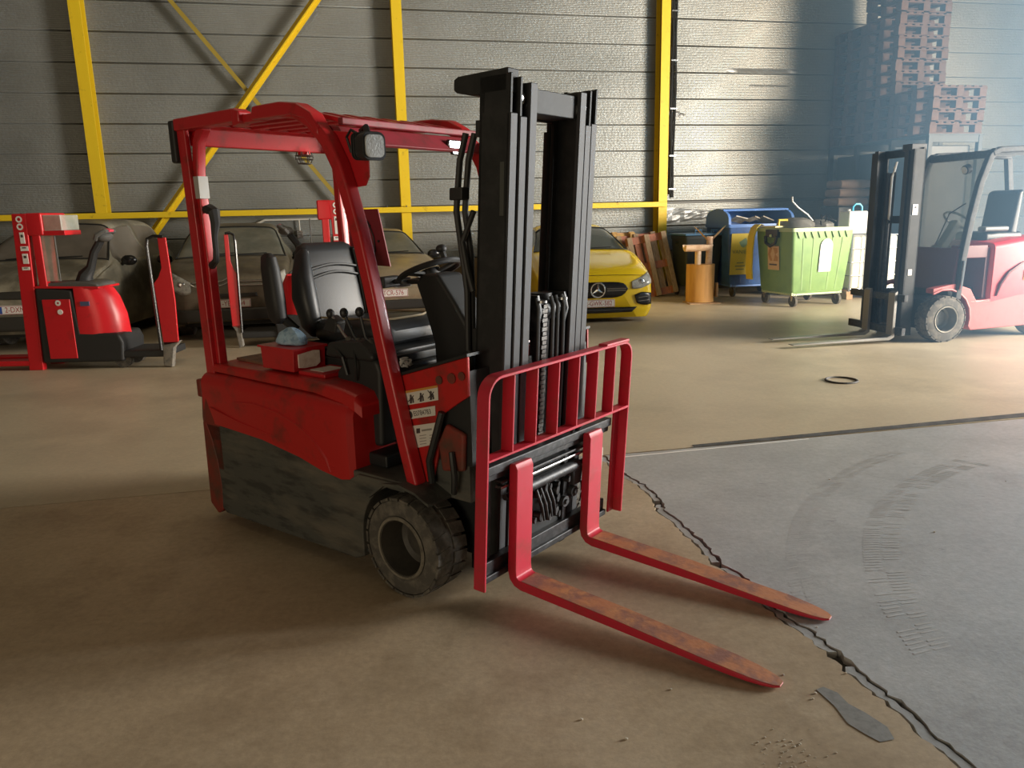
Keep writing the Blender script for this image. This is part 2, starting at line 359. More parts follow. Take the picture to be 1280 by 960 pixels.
for c, lb in zip(cols, labs):
    if not lb: continue
    t = wthing('steel_column', lb, 'column', 'yellow wall columns')
    MB().box(c - 0.09, c + 0.09, -0.02, 0.0, 0, 7).build('flange', yellow, t, smooth=False)
    MB().box(c - 0.01, c + 0.01, 0.0, 0.235, 0, 7).build('web', web, t, smooth=False)
    MB().box(c - 0.09, c + 0.09, 0.235, 0.26, 0, 7).build('flange', yellow, t, smooth=False)
t = wthing('steel_rail', 'long yellow horizontal steel rail crossing the wall behind the cars', 'rail')
MB().box(-13, 3.22, -0.09, -0.025, 1.70, 1.80).build('beam', yellow, t, bevel=0.006)
for x in [-10.2, -8.4, -5.6, -3.9, -2.3, -1.94, 0.9, 2.2]: MB().cyl((x, -0.06, 1.80), (x, -0.06, 1.825), 0.014, 8).build('bolt', black, t)
t = wthing('cross_brace', 'yellow flat brace rising to the right behind the red forklift roof', 'brace', 'crossed wall braces')
MB().bar((-7.12, 0.02, 0.5), (-2.0, 0.02, 7.0), 0.02, 0.15, (0, 1, 0)).build('strip', yellow, t)
MB().bar((-7.12, 0.02, 0.5), (-2.0, 0.02, 7.0), 0.15, 0.02, (0, 1, 0)).build('strip', yellow, t)
t = wthing('cross_brace', 'thin dull yellow brace falling to the right behind the red forklift roof', 'brace', 'crossed wall braces')
MB().bar((-7.05, 0.08, 7.0), (-2.0, 0.08, 0.48), 0.07, 0.07, (0, 1, 0)).build('strip', yellow_dull, t)
t = wthing('cable_run', 'pair of black cables hanging down the wall right of the yellow column', 'cable')
for dx in (0, 0.07):
    MB().tube([(3.42 + dx * (1 if z > 2.6 else 0.7) + 0.01 * math.sin(z * 3 + dx * 30), 0.22, z) for z in [7, 6, 5, 4, 3.5, 3.1, 2.6, 2.2, 1.95 - dx]], 0.022, 6).build('cable', black, t)
for z in (5.4, 4.5, 3.6, 2.7, 2.05): MB().box(3.39, 3.53, 0.2, 0.262, z - 0.012, z + 0.012).build('clip', chrome, t)
for z in (2.5,):
    t = wthing('conduit_pipe', 'thin white conduit along the wall under the yellow rail', 'pipe')
    MB().tube([(-4.9, 0.2, 1.45), (-4.5, 0.2, 1.62), (-3.4, 0.2, 1.62)], 0.02, 6).build('pipe', white, t)
    MB().box(-3.95, -3.85, 0.15, 0.262, 1.28, 1.42).build('socket_box', chrome, t)
    MB().cyl((-3.9, 0.2, 1.42), (-3.9, 0.2, 1.62), 0.012, 6).build('drop_pipe', white, t)

# ================================================================ shared truck pieces
mat('pale_rim_edge', (.24, .22, .18), .5, metal=.3, col2=(.12, .11, .09), scale=14)
def wheel(parent, x, yface, z, r, wdt, side, rr_, name='wheel', hub=rim_m, lugs=22, tread=True):
    """side: -1 face looks to -y, +1 to +y. wheel part > rim sub-part"""
    s = side; y0 = yface; y1 = yface - s * wdt
    b = MB(); h = wdt
    prof = [(rr_, y0 - s * 0.012), (rr_ + 0.012, y0 - s * 0.002), (r * 0.80, y0), (r * 0.93, y0 - s * 0.008), (r * 0.985, y0 - s * 0.03), (r * 0.985, y1 + s * 0.03), (r * 0.93, y1 + s * .008), (rr_, y1)]
    b.lathe([(a, t) for a, t in prof], (x, 0, z), 'y', 48, close=False)
    w_ = b.build(name, rubber, parent)
    if tread:
        t = MB()
        for sd in (0, 1):
            for k in range(lugs):
                a = 2 * math.pi * (k + 0.5 * sd) / lugs; da = math.pi / lugs * 0.80
                ya = y0 - s * 0.004 if sd == 0 else y1 + s * 0.004
                yb = y0 - s * wdt * 0.44 if sd == 0 else y1 + s * wdt * 0.44
                vs = []
                for aa, yy, rad in ((a - da, ya, r * 0.95), (a + da, ya, r * 0.95), (a + da, ya, r * 1.0), (a - da, ya, r * 1.0),
                                    (a - da + 0.06, yb, r * 0.97), (a + da + 0.06, yb, r * 0.97), (a + da + 0.06, yb, r * 1.012), (a - da + 0.06, yb, r * 1.012)):
                    vs.append((x + rad * math.cos(aa), yy, z + rad * math.sin(aa)))
                # shoulder point
                t.add(vs, [(0, 1, 2, 3), (7, 6, 5, 4), (0, 4, 5, 1), (1, 5, 6, 2), (2, 6, 7, 3), (3, 7, 4, 0)])
        t.build('tread', rubber, w_)
    hb = MB()
    hb.lathe([(rr_ + 0.004, y0 - s * 0.004), (rr_ - 0.012, y0 - s * 0.002), (rr_ - 0.016, y0 - s * 0.05), (rr_ - 0.02, y0 - s * 0.12), (rr_ * 0.70, y0 - s * 0.135), (rr_ * 0.6, y0 - s * 0.12), (rr_ * .3, y0 - s * 0.115), (0.005, y0 - s * 0.115)], (x, 0, z), 'y', 40, close=False)
    rm = hb.build('rim', hub, w_)
    MB().lathe([(rr_ + .006, y0 - s * .002), (rr_ + .002, y0 + s * .004), (rr_ - .008, y0 + s * .003), (rr_ - .010, y0 - s * .03)], (x, 0, z), 'y', 40, close=False).build('rim_edge', MT['pale_rim_edge'], w_)
    return w_

# ================================================================ red forklift in front
FA = R(-38.6)
FO = Vector((0.190, 3.252, 0))
fk = thing('forklift', 'large red three-wheel forklift with black mast in the foreground', 'forklift', FO, FA)
def TL(x, y, z): return (x + (z - 0.3) * 0.066, y, z)      # mast tilted forward

# --- body
sk = MB()
prof = [(-1.93, .545), (-1.60, .545), (-1.30, .53), (-.94, .465), (-.80, .447), (-.76, .455), (-.70, .49), (-.46, .495)]
arc = [(-.415 + .275 * math.cos(a), .21 + .275 * math.sin(a)) for a in [R(90 + k * 10) for k in range(10)]]
prof2 = prof + arc[:] + [(-.69, .10), (-.75, .075), (-1.82, .05), (-1.90, .10)]
for s in (-1, 1):
    sk.prism(prof2, s * 0.545, s * 0.36)
sk.build('side_skirt', skirt_m, fk, bevel=0.012)
MB().box(-1.85, -.62, -.36, .36, .10, .50).box(-.62, -.2, -.33, .33, .16, .46).build('chassis', black, fk)
cw = MB()
rings = []
for (z, xb, hw, rd) in [(.04, -1.93, .50, .12), (.10, -1.99, .53, .12), (.3, -2.03, .545, .13), (.56, -2.065, .545, .14), (.74, -2.05, .54, .14), (.80, -2.02, .52, .13), (.815, -1.98, .48, .12)]:
    ring = [(-1.80, -hw)]
    for k in range(7):
        a = R(180 + 90 - k * 15); ring.append((xb + rd + rd * math.cos(a), -hw + rd + rd * math.sin(a)))
    ring += [(p[0], -p[1]) for p in reversed(ring)]
    rings.append([(p[0], p[1], z) for p in ring])
cw.loft(rings); cw.build('counterweight', rustred, fk)
# rear corner panel overlapping the skirt
for s in (-1, 1):
    cp = MB().prism([(-1.96, .55), (-1.93, .55), (-1.885, .46), (-1.85, .34), (-1.835, .2), (-1.85, .06), (-1.90, .03), (-1.97, .08)], s * .40, s * .549)
    cp.build('corner_panel', rustred, fk, bevel=0.008)
MB().box(-2.075, -2.03, -.50, -.36, .66, .76).build('tow_bracket', rustred, fk, bevel=0.01)
# hood: lofted along x, rounded upper edge
hd = MB(); rings = []
def hood_ring(x, zl, zt, hw, rd, crown):
    r = [(x, -hw, zl)]
    for k in range(6):
        a = R(180 - k * 18); r.append((x, -hw + rd + rd * math.cos(a), zt - rd + rd * math.sin(a)))
    r += [(x, -hw * .4, zt + crown), (x, 0, zt + crown * 1.2)]
    return r + [(p[0], -p[1], p[2]) for p in reversed(r[:-1])]
for (x, zl, zt, hw, rd) in [(-1.985, .56, .79, .50, .05), (-1.95, .548, .815, .54, .06), (-1.7, .547, .822, .552, .06), (-1.4, .538, .822, .556, .065), (-1.1, .502, .820, .558, .07), (-.94, .467, .815, .558, .07), (-.80, .449, .808, .555, .07), (-.755, .455, .80, .545, .06), (-.735, .475, .785, .52, .05)]:
    rings.append(hood_ring(x, zl, zt, hw, rd, .012))
hd.loft(rings); ho = hd.build('battery_hood', red_dirty, fk)
# pressed swoosh on both hood flanks
for s in (-1, 1):
    sw = MB(); pts = [(-1.62, .70), (-1.45, .715), (-1.25, .70), (-1.08, .66), (-.97, .60), (-.90, .53), (-.875, .47)]
    pts2 = [(-1.86, .64), (-1.6, .60), (-1.3, .575), (-1.05, .53), (-.85, .495)]
    sw.tube([(x, s * .5555, z) for x, z in pts], [.003, .007, .009, .010, .010, .009, .004], 6)
    sw.tube([(x, s * .5545, z) for x, z in pts2], .004, 5)
    sw.build('pressed_line', red_dirty, ho)
# lid above the seam
ld = MB(); rings = []
for (x, zl, zt, hw, rd) in [(-1.93, .825, .845, .44, .012), (-1.88, .825, .865, .50, .02), (-1.4, .826, .875, .52, .03), (-1.0, .822, .875, .52, .03), (-.80, .80, .86, .525, .03), (-.72, .77, .84, .52, .03), (-.695, .74, .80, .50, .02)]:
    rings.append(hood_ring(x, zl, zt, hw, rd, .006))
ld.loft(rings); ld.build('hood_lid', red_dirty, fk)
MB().prism([(-1.84, -.38), (-1.55, -.40), (-1.5, -.30), (-1.5, .38), (-1.84, .38)], .872, .8835, 'z').build('lid_pad', mat('faded_red_pad', (0.20, 0.10, 0.06), .7, col2=(.12, .05, .03), scale=8), fk)
# --- floor plate, seat base, console
fl = MB().box(-.93, -.42, -.53, .53, .455, .50); fl.build('floor_plate', skirt_m, fk, bevel=0.008)
MB().box(-.90, -.76, -.5375, -.528, .462, .488).build('step_slot', black, fk)
MB().box(-.76, -.62, -.44, .40, .50, .56).build('sill', black, fk, bevel=.01)
MB().prism([(-.98, .56), (-.69, .58), (-.675, .93), (-.70, .985), (-.90, .985), (-.98, .90)], -.40, -.27).build('side_console', blackp, fk, bevel=.02, seg=3)
MB().box(-1.55, -.72, -.27, .27, .50, .93).build('seat_base', black, fk, bevel=.02)
MB().box(-1.5, -.75, -.25, .25, .93, .97).box(-1.42, -.80, -.22, .22, .965, .985).build('seat_rail', black, fk, bevel=.006)
# --- seat
st = MB()
def cushion(b, sx, sy, sz): pass
seatc = []
def rr_ring(c, ax, ay, hw, hh, rd, n=5):
    ring = []
    for (sx, sy, a0) in ((1, 1, 0), (-1, 1, 90), (-1, -1, 180), (1, -1, 270)):
        for k in range(n):
            a = R(a0 + 90 * k / (n - 1)); ring.append(Vector(c) + Vector(ax) * (sx * (hw - rd) + rd * math.cos(a)) + Vector(ay) * (sy * (hh - rd) + rd * math.sin(a)))
    return ring
b = MB(); rings = []
for (x, hw, hh, z) in [(-1.46, .20, .045, 1.03), (-1.40, .235, .055, 1.035), (-1.2, .25, .06, 1.04), (-1.06, .25, .065, 1.045), (-.97, .24, .065, 1.045), (-.915, .21, .05, 1.04), (-.89, .16, .025, 1.035)]:
    rings.append(rr_ring((x, 0, z), (0, 1, 0), (0, 0, 1), hw, hh, min(hw, hh) * .85))
b.loft(rings); b.build('seat_cushion', leather, fk)
b = MB(); b.tube([(-1.42, -.19, 1.10), (-1.0, -.19, 1.112), (-.95, -.10, 1.112), (-.94, 0, 1.113), (-.95, .10, 1.112), (-1.0, .19, 1.112), (-1.42, .19, 1.10)], .006, 6); b.build('seat_piping', mat('tan_piping', (.25, .2, .12), .5), fk)
b = MB(); rings = []
def bx_(z): return -1.485 - (z - 1.0) * 0.22
for (z, hw, hh) in [(.99, .17, .03), (1.02, .20, .05), (1.12, .225, .055), (1.25, .225, .055), (1.36, .205, .05), (1.43, .185, .045), (1.465, .165, .035), (1.48, .13, .015)]:
    rings.append(rr_ring((bx_(z), 0, z), (0, 1, 0), (1, 0, 0), hw, hh, hh * .85))
b.loft(rings); bk = b.build('seat_backrest', leather, fk)
b = MB()
for s in (-1, 1):
    rings = []
    for (z, hw, hh, yo) in [(1.0, .025, .03, .20), (1.05, .045, .06, .215), (1.2, .05, .075, .225), (1.32, .045, .06, .21), (1.42, .03, .04, .185), (1.45, .012, .02, .17)]:
        rings.append(rr_ring((bx_(z) + .045, s * yo, z), (0, 1, 0), (1, 0, 0), hw, hh, min(hw, hh) * .9))
    b.loft(rings)
b.build('side_bolster', leather, bk)
b = MB()
for zz, am in ((1.345, .02), (1.30, .025)):
    b.tube([(bx_(zz) + .057, -.155 + .31 * t, zz + am * math.sin(math.pi * t)) for t in [k / 8 for k in range(9)]], .008, 6)
for s in (-1, 1): b.tube([(bx_(z) + .056, s * (.15 + .012 * math.sin((z - 1) * 6)), z) for z in (1.03, 1.1, 1.2, 1.3, 1.4, 1.44)], .007, 6)
b.build('backrest_seam', black, bk)
for o_ in list(fk.children):
    if o_.name.split('.')[0] in ('seat_cushion', 'seat_piping', 'seat_backrest'): o_.location.y += .055
b = MB(); rings = []
for (z, a, c) in [(1.08, .02, .03), (1.11, .035, .055), (1.2, .04, .06), (1.36, .035, .055), (1.42, .028, .045), (1.44, .012, .02)]:
    rings.append(rr_ring((-1.535 - (z - 1) * .12, -.30, z), (0, 1, 0), (1, 0, 0), a, c, min(a, c) * .9))
b.loft(rings); b.build('raised_armrest', blackp, fk)
MB().tube([(-1.48, -.24, 1.04), (-1.54, -.29, 1.12)], .025, 8).build('armrest_pivot', black, fk)
# --- control levers
cb = MB().prism([(-1.05, .97), (-.72, .97), (-.70, 1.0), (-.80, 1.06), (-1.02, 1.04)], -.41, -.25); cb.build('lever_console', blackp, fk, bevel=.02)
for i, (xk, zk, xb2) in enumerate([(-1.055, 1.165, -.93), (-.955, 1.175, -.86), (-.845, 1.185, -.78)]):
    lv = MB().tube([(xb2, -.34, 1.03), (xb2 - .04, -.345, 1.07), (xk, -.35, zk)], .007, 6).build('control_lever', chrome if i == 0 else black, fk)
    MB().ball((xk, -.35, zk), (.02, .02, .024)).build('lever_knob', leather, lv)
    MB().cyl((xb2, -.34, 1.02), (xb2 - .02, -.342, 1.06), .024, 12, .012).build('rubber_boot', rubber, lv)
lv = MB().prism([(-1.12, 1.08), (-1.06, 1.16), (-1.0, 1.13), (-1.02, 1.07)], -.36, -.30).build('joystick_grip', blackp, fk, bevel=.012)
MB().tube([(-.98, -.40, 1.03), (-.90, -.42, .98), (-.88, -.415, .90)], .008, 6).tube([(-.84, -.40, 1.03), (-.80, -.43, .95), (-.82, -.415, .88)], .006, 6).build('lever_cable', black, fk)
# --- steering column and wheel
MB().prism([(-.75, 1.30), (-.70, 1.345), (-.60, 1.345), (-.50, 1.22), (-.43, 1.12), (-.40, .90), (-.64, .90), (-.645, 1.02), (-.70, 1.18)], -.085, .085).build('steering_column', blackp, fk, bevel=.02, seg=3)
sc = Vector((-.73, 0, 1.350)); tl = R(22)
su = Vector((math.cos(tl), 0, math.sin(tl))); sv = Vector((0, 1, 0)); sn = Vector((-math.sin(tl), 0, math.cos(tl)))
swp = [sc + su * .150 * math.cos(a) + sv * .150 * math.sin(a) for a in [k * math.pi / 16 for k in range(32)]]
sw = MB().tube(swp, .0145, 8, close=True).build('steering_wheel', blackp, fk)
b = MB()
for a in (R(150), R(270), R(30)):
    b.bar(sc - sn * .02, sc + su * .146 * math.cos(a) + sv * .146 * math.sin(a), .035, .012, tuple(sn))
b.cyl(sc - sn * .05, sc + sn * .005, .045, 20, .05); b.build('spoke', blackp, sw)
kp = sc + su * .14 * math.cos(R(-10)) + sv * .14 * math.sin(R(-10))
MB().cyl(kp, kp + sn * .045, .014, 10).ball(tuple(kp + sn * .06), (.026, .026, .02)).build('spinner_knob', blackp, sw)
MB().cbox((-.965, -.05, 1.295), (.05, .13, .055), (0, 0, 8)).build('display', blackp, fk, bevel=.012, seg=3)
MB().tube([(-.94, -.03, 1.295), (-.75, -.01, 1.30)], .012, 8).build('display_stalk', black, fk)
# --- front cowl / leg shield
shp = [(-.555, .925), (-.115, 1.06), (-.115, .90), (-.18, .86), (-.27, .80), (-.30, .62), (-.35, .47), (-.40, .49), (-.42, .62), (-.50, .74), (-.545, .83)]
ls = MB().prism(shp, -.44, -.425).build('leg_shield', red_dirty, fk, bevel=.004)
MB().prism([(p[0], p[1]) for p in shp], .425, .44).build('leg_shield', red_dirty, fk, bevel=.004)
for ya, yb in ((-.445, -.36), (.36, .445)): MB().prism([(-.56, .925), (-.11, 1.062), (-.11, 1.074), (-.56, .937)], ya, yb).build('dash_rim', black, fk)
MB().prism([(-.50, .60), (-.12, .60), (-.12, 1.0), (-.42, .90), (-.50, .88)], -.424, .424).build('dash_tub', black, fk)
MB().box(-.36, -.14, -.42, -.36, .44, .88).build('grimy_bulkhead', skirt_m, fk)
MB().prism([(-.27, .56), (-.15, .58), (-.14, .74), (-.24, .77), (-.29, .68)], -.45, -.42).build('access_cover', rustred, ls, bevel=.012)
MB().tube([(-.25, -.455, .82), (-.28, -.465, .72), (-.33, -.46, .60), (-.33, -.45, .50)], .016, 8).tube([(-.20, -.455, .48), (-.18, -.47, .56), (-.20, -.46, .66)], .013, 8).build('hydraulic_hose', black, fk)
for px_, pz_, pr_ in ((-.27, .95, .018), (-.20, .965, .022), (-.145, .98, .018)): MB().cyl((px_, -.441, pz_), (px_, -.446, pz_), pr_, 16).build('plug', rustred, ls)
# stickers on the shield (near side)
def sticker(name, pts, m, par, y=-.4415, t=.0012):
    return MB().prism(pts, y, y - t).build(name, m, par, smooth=False)
s1 = sticker('warning_label', [(-.512, .815), (-.315, .865), (-.315, .925), (-.512, .875)], white, ls)
sticker('label_band', [(-.512, .868), (-.315, .918), (-.315, .928), (-.512, .878)], mat('orange_print', (.55, .25, .05), .5), ls, -.4428)
for i in range(3):
    cx, cz = -.475 + i * .06, .848 + i * .0155
    b = MB()
    b.cyl((cx, -.4428, cz + .014), (cx, -.4438, cz + .014), .006, 10)
    b.prism([(cx - .008, cz - .02), (cx + .004, cz - .018), (cx + .01, cz + .008), (cx - .006, cz + .008)], -.4428, -.4438)
    b.prism([(cx + .008, cz - .016), (cx + .018, cz - .012), (cx + .016, cz + .004), (cx + .011, cz + .012)], -.4428, -.4438)
    b.bar((cx - .018, -.4433, cz - .014), (cx + .018, -.4433, cz + .018), .001, .004)
    if i == 2: b.bar((cx + .018, -.4433, cz - .010), (cx - .018, -.4433, cz + .020), .001, .004)
    b.build('pictogram', ink, s1)
s2 = sticker('serial_label', [(-.50, .755), (-.335, .797), (-.335, .838), (-.50, .796)], white, ls)
o = text('E0784783', 'serial_digits', .030, ink, s2, (-.412, -.4430, .797), (R(90), R(-14), 0), .0004, sx=.9)
MB().cyl((-.487, -.4428, .778), (-.487, -.4436, .778), .017, 20).build('emblem_disc', ink, s2)
s3 = sticker('maker_label', [(-.455, .635), (-.335, .675), (-.30, .775), (-.495, .725)], white, ls)
for pl_ in ([(-.452, .70), (-.43, .706), (-.43, .727), (-.452, .722)], [(-.335, .735), (-.31, .742), (-.315, .762), (-.33, .757)]): MB().prism(pl_, -.4428, -.4436).build('label_mark', ink, s3)
b = MB()
for i in range(4):
    for j in range(2):
        x0, z0 = -.435 + j * .06, .655 + i * .0125 + j * .012
        b.bar((x0, -.4432, z0), (x0 + .04, -.4432, z0 + .011), .0008, .003)
b.bar((-.42, -.4432, .718), (-.36, -.4432, .734), .0008, .008); b.build('label_lines', mat('grey_print', (.25, .24, .22), .6), s3)

for o_ in (s1, s2, s3): o_.location.x += .035
[setattr(c, 'location', c.location + Vector((.035, 0, 0))) for c in ls.children if c.name.startswith('label_band')]
# --- overhead guard
mat('maroon_shade', (.26, .016, .028), .6, col2=(.15, .02, .02), scale=8)  # red darkened so the shade on front beam and tube is in the colour
def sect_path(b, pts, wx, wy, yc):
    """box section following (x,z) points at fixed y"""
    n = len(pts); rings = []
    for i, (x, z) in enumerate(pts):
        a = Vector(pts[min(i + 1, n - 1)]) - Vector(pts[max(i - 1, 0)]); a.normalize(); nx = Vector((a.y, -a.x))
        rings.append([(x + nx.x * wx / 2, yc - wy / 2, z + nx.y * wx / 2), (x + nx.x * wx / 2, yc + wy / 2, z + nx.y * wx / 2), (x - nx.x * wx / 2, yc + wy / 2, z - nx.y * wx / 2), (x - nx.x * wx / 2, yc - wy / 2, z - nx.y * wx / 2)])
    return b.loft(rings)
fpts = [(-.395, .48), (-.445, .66), (-.556, 1.11), (-.603, 1.32), (-.655, 1.53), (-.715, 1.72), (-.755, 1.82), (-.82, 1.925), (-.91, 2.01), (-1.01, 2.06), (-1.15, 2.08), (-1.29, 2.08)]
for s in (-1, 1):
    b = MB(); sect_path(b, fpts, .062, .066, s * .475); b.build('front_post', red, fk, bevel=.014, seg=3)
    b = MB(); sect_path(b, [(-1.915, .80), (-1.925, 1.2), (-1.93, 1.5), (-1.94, 1.75), (-1.955, 2.09)], .075, .03, s * .485)
    sect_path(b, [(-1.875, .80), (-1.885, 1.2), (-1.89, 1.5), (-1.90, 1.72), (-1.90, 1.85), (-1.87, 2.0), (-1.80, 2.07)], .05, .05, s * .45)
    b.build('rear_post', red, fk, bevel=.008)
    b = MB(); b.box(-1.99, -1.44, s * .475 - .04, s * .475 + .04, 2.055, 2.115).box(-1.46, -1.27, s * .475 - .02, s * .475 + .03, 2.045, 2.085)
    b.prism([(-1.46, 2.115), (-1.40, 2.10), (-1.40, 2.045), (-1.46, 2.03)], s * .475 - .045, s * .475 + .03)
    b.build('roof_rail', red, fk, bevel=.01)
    b = MB().prism([(-1.32, 2.05), (-1.02, 2.045), (-.93, 2.02), (-.84, 1.94), (-.84, 1.98), (-.89, 2.045), (-.98, 2.092), (-1.10, 2.108), (-1.30, 2.108)], s * .475 - .04, s * .475 + .035); b.build('roof_corner', red, fk, bevel=.01)
    pl = MB().prism([(-.83, 1.97), (-.65, 1.945), (-.61, 1.90), (-.615, 1.77), (-.64, 1.735), (-.70, 1.73), (-.78, 1.78)], s * .44, s * .446); pl.build('lamp_plate', red, fk, bevel=.002)
MB().prism([(-2.0, 2.11), (-1.93, 2.11), (-1.86, 2.08), (-1.905, 2.07), (-1.935, 1.985), (-1.975, 1.985)], -.44, .44).build('rear_crossbeam', red, fk, bevel=.006)
b = MB()
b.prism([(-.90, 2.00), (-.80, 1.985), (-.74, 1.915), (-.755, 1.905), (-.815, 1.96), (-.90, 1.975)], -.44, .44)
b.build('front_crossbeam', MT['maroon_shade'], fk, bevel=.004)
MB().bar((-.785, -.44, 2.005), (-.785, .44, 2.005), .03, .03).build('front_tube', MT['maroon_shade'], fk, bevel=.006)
for i in range(7):
    y = -.36 + i * .12
    b = MB(); b.prism([(-1.93, 2.08), (-1.93, 2.10), (-1.1, 2.085), (-.95, 2.052), (-.785, 2.012), (-.785, 1.99), (-.95, 2.03), (-1.1, 2.065)], y - .022, y + .022); b.build('roof_bar', red, fk, bevel=.003)
MB().box(-2.035, -1.985, -.52, -.43, 1.90, 2.11).build('tail_lamp', blackp, fk, bevel=.012)
MB().tube([(-1.86, -.455, 1.665), (-1.80, -.47, 1.665), (-1.755, -.475, 1.65), (-1.755, -.475, 1.60), (-1.775, -.475, 1.53), (-1.775, -.475, 1.46), (-1.79, -.47, 1.41), (-1.86, -.455, 1.38)], [.022, .028, .03, .024, .015, .015, .017, .02], 8).build('grab_handle', blackp, fk)
MB().prism([(-1.84, 1.655), (-1.575, 1.655), (-1.495, 1.325), (-1.84, 1.335)], .455, .461).build('side_plate', mat('maroon_plate', (.22, .02, .035), .5), fk)
MB().tube([(-1.72, .452, 1.62), (-1.66, .45, 1.58), (-1.62, .45, 1.5), (-1.61, .45, 1.42), (-1.64, .452, 1.36)], .004, 5).ball((-1.65, .452, 1.56), .008, 8, 6).ball((-1.58, .452, 1.47), .008, 8, 6).build('plate_cord', black, fk)
# silver tape wrapped on the rear post
MB().box(-1.925, -1.86, -.482, -.428, 1.72, 1.83).build('silver_tape', mat('grey_tape', (.4, .4, .38), .5), fk)
# work lamp
wl = MB()
wl.loft([rr_ring((x, y, z), (.19, .98, 0), (0, 0, 1), h, h * 1.05, h * .55) for x, y, z, h in ((-.60, -.49, 1.885, .038), (-.56, -.497, 1.882, .048), (-.515, -.505, 1.88, .052), (-.505, -.507, 1.88, .052))])
for k in range(6): wl.loft([rr_ring((-.60 + k * .013 + e, -.49, 1.885), (.19, .98, 0), (0, 0, 1), .05, .054, .025) for e in (0, .004)])
wlo = wl.build('work_lamp', blackp, fk, bevel=.004)
MB().loft([rr_ring((x, y, 1.88), (.19, .98, 0), (0, 0, 1), h, h * 1.05, h * .5) for x, y, h in ((-.507, -.507, .042), (-.499, -.5085, .041))]).build('lens', mat('lamp_lens', (.5, .52, .52), .2, bump=.3, bscale=120), wlo)
MB().tube([(-.57, -.48, 1.93), (-.59, -.47, 1.96), (-.64, -.45, 1.95)], .014, 8).build('lamp_bracket', black, wlo)
MB().tube([(-.59, -.48, 1.92), (-.66, -.49, 1.955), (-.70, -.48, 1.93), (-.70, -.46, 1.87)], .006, 6).build('lamp_wire', black, wlo)
mr = MB(); mr.prism([(.19, 1.965), (.30, 1.965), (.31, 1.90), (.30, 1.89), (.22, 1.895), (.19, 1.93)], -.77, -.75, 'x'); mr.build('mirror', mat('mirror_glass', (.12, .13, .14), .08, metal=.8), fk, bevel=.008)
# caged buzzer lamp under the rear crossbeam
b = MB().cyl((-1.93, .235, 1.985), (-1.93, .235, 1.965), .035, 14)
b.build('warning_lamp', red_dirty, fk)
b = MB()
for rr_, zz in ((.05, 1.965), (.05, 1.945), (.035, 1.92)): b.tube([(-1.93 + rr_ * math.cos(k * math.pi / 8), .235 + rr_ * math.sin(k * math.pi / 8), zz) for k in range(16)], .003, 5, close=True)
for k in range(6):
    a = k * math.pi / 3; b.tube([(-1.93 + .04 * math.cos(a), .235 + .04 * math.sin(a), 1.985), (-1.93 + .05 * math.cos(a), .235 + .05 * math.sin(a), 1.955), (-1.93 + .034 * math.cos(a), .235 + .034 * math.sin(a), 1.92)], .003, 5)
b.build('lamp_cage', rim_m, fk)

# --- red box on the hood, with a label
bxr = MB().prism([(-1.455, .885), (-1.205, .885), (-1.195, .995), (-1.465, .995)], -.475, -.285).build('document_box', red, fk, bevel=.004)
MB().prism([(-1.475, .99), (-1.185, .99), (-1.185, 1.0), (-1.475, 1.0)], -.485, -.28).build('box_rim', red, bxr)
MB().prism([(-.45, .905), (-.42, .90), (-.35, .90), (-.325, .915), (-.325, .975), (-.36, .98), (-.45, .97)], -1.199, -1.191, 'x').build('box_label', mat('torn_paper', (.72, .62, .56), .7, col2=(.6, .48, .42), scale=40), bxr)
MB().box(-1.19, -.99, -.46, -.26, .875, .895).build('hood_pad', red, fk, bevel=.006)
MB().box(-1.15, -1.05, -.42, -.30, .894, .897).build('paper_note', white, fk)

# --- wheels
wheel(fk, -.415, -.575, .222, .222, .185, -1, .135, 'drive_wheel')
wheel(fk, -.415, .575, .222, .222, .185, 1, .135, 'drive_wheel')
wheel(fk, -1.62, .085, .20, .20, .17, 1, .11, 'rear_wheel', tread=False)
MB().cyl((-.415, -.40, .222), (-.415, .40, .222), .06, 14).build('axle', black, fk)
for s in (-1, 1):
    fd = MB(); rings = [[(x, s * .36, z), (x, s * .56, z), (x, s * .56, z + .012), (x, s * .36, z + .012)] for x, z in [(-.62, .40), (-.52, .475), (-.42, .490), (-.33, .475), (-.25, .44)]]
    fd.loft(rings)
    fd.build('fender', skirt_m, fk)

# --- mast
rails = [(.300, .256, -.245, -.09, 2.115), (.247, .203, -.235, -.085, 2.105), (.194, .148, -.225, -.08, 2.09)]
for nm, (yo, yi, xb_, xf_, zt) in zip(('outer_rail', 'middle_rail', 'inner_rail'), rails):
    for s in (-1, 1):
        b = MB(); z0 = .07
        b.box(xb_, xf_ - .004, s * yo, s * (yo - .016), z0, zt)                    # web
        b.box(xb_, xb_ + .018, s * yo, s * yi, z0, zt)                             # rear flange
        r_ = b.build(nm, mastm, fk, bevel=.003, seg=1, xf=TL)
        cut = .14 if nm != 'inner_rail' else 0.0
        MB().box(xf_ - .018, xf_, s * yo, s * yi, z0, zt - cut).build('front_flange', flange, r_, bevel=.003, seg=1, xf=TL)
        if nm != 'outer_rail': MB().cyl((xf_ - .05, s * yo, zt - .07), (xf_ - .05, s * yi, zt - .07), .036, 18).build('roller', chrome, r_, xf=TL)
for (x0, x1, hw, z0, z1, nm) in [(-.245, -.215, .30, 1.98, 2.08, 'upper_tie'), (-.235, -.205, .245, 2.0, 2.09, 'upper_tie'), (-.215, -.10, .15, 1.985, 2.075, 'upper_tie'), (-.26, -.235, .30, 1.05, 1.15, 'middle_tie'), (-.26, -.235, .30, .2, .4, 'lower_tie'), (-.23, -.20, .15, .55, .66, 'middle_tie')]:
    MB().box(x0, x1, -hw, hw, z0, z1).build(nm, mastm, fk, bevel=.004, xf=TL)
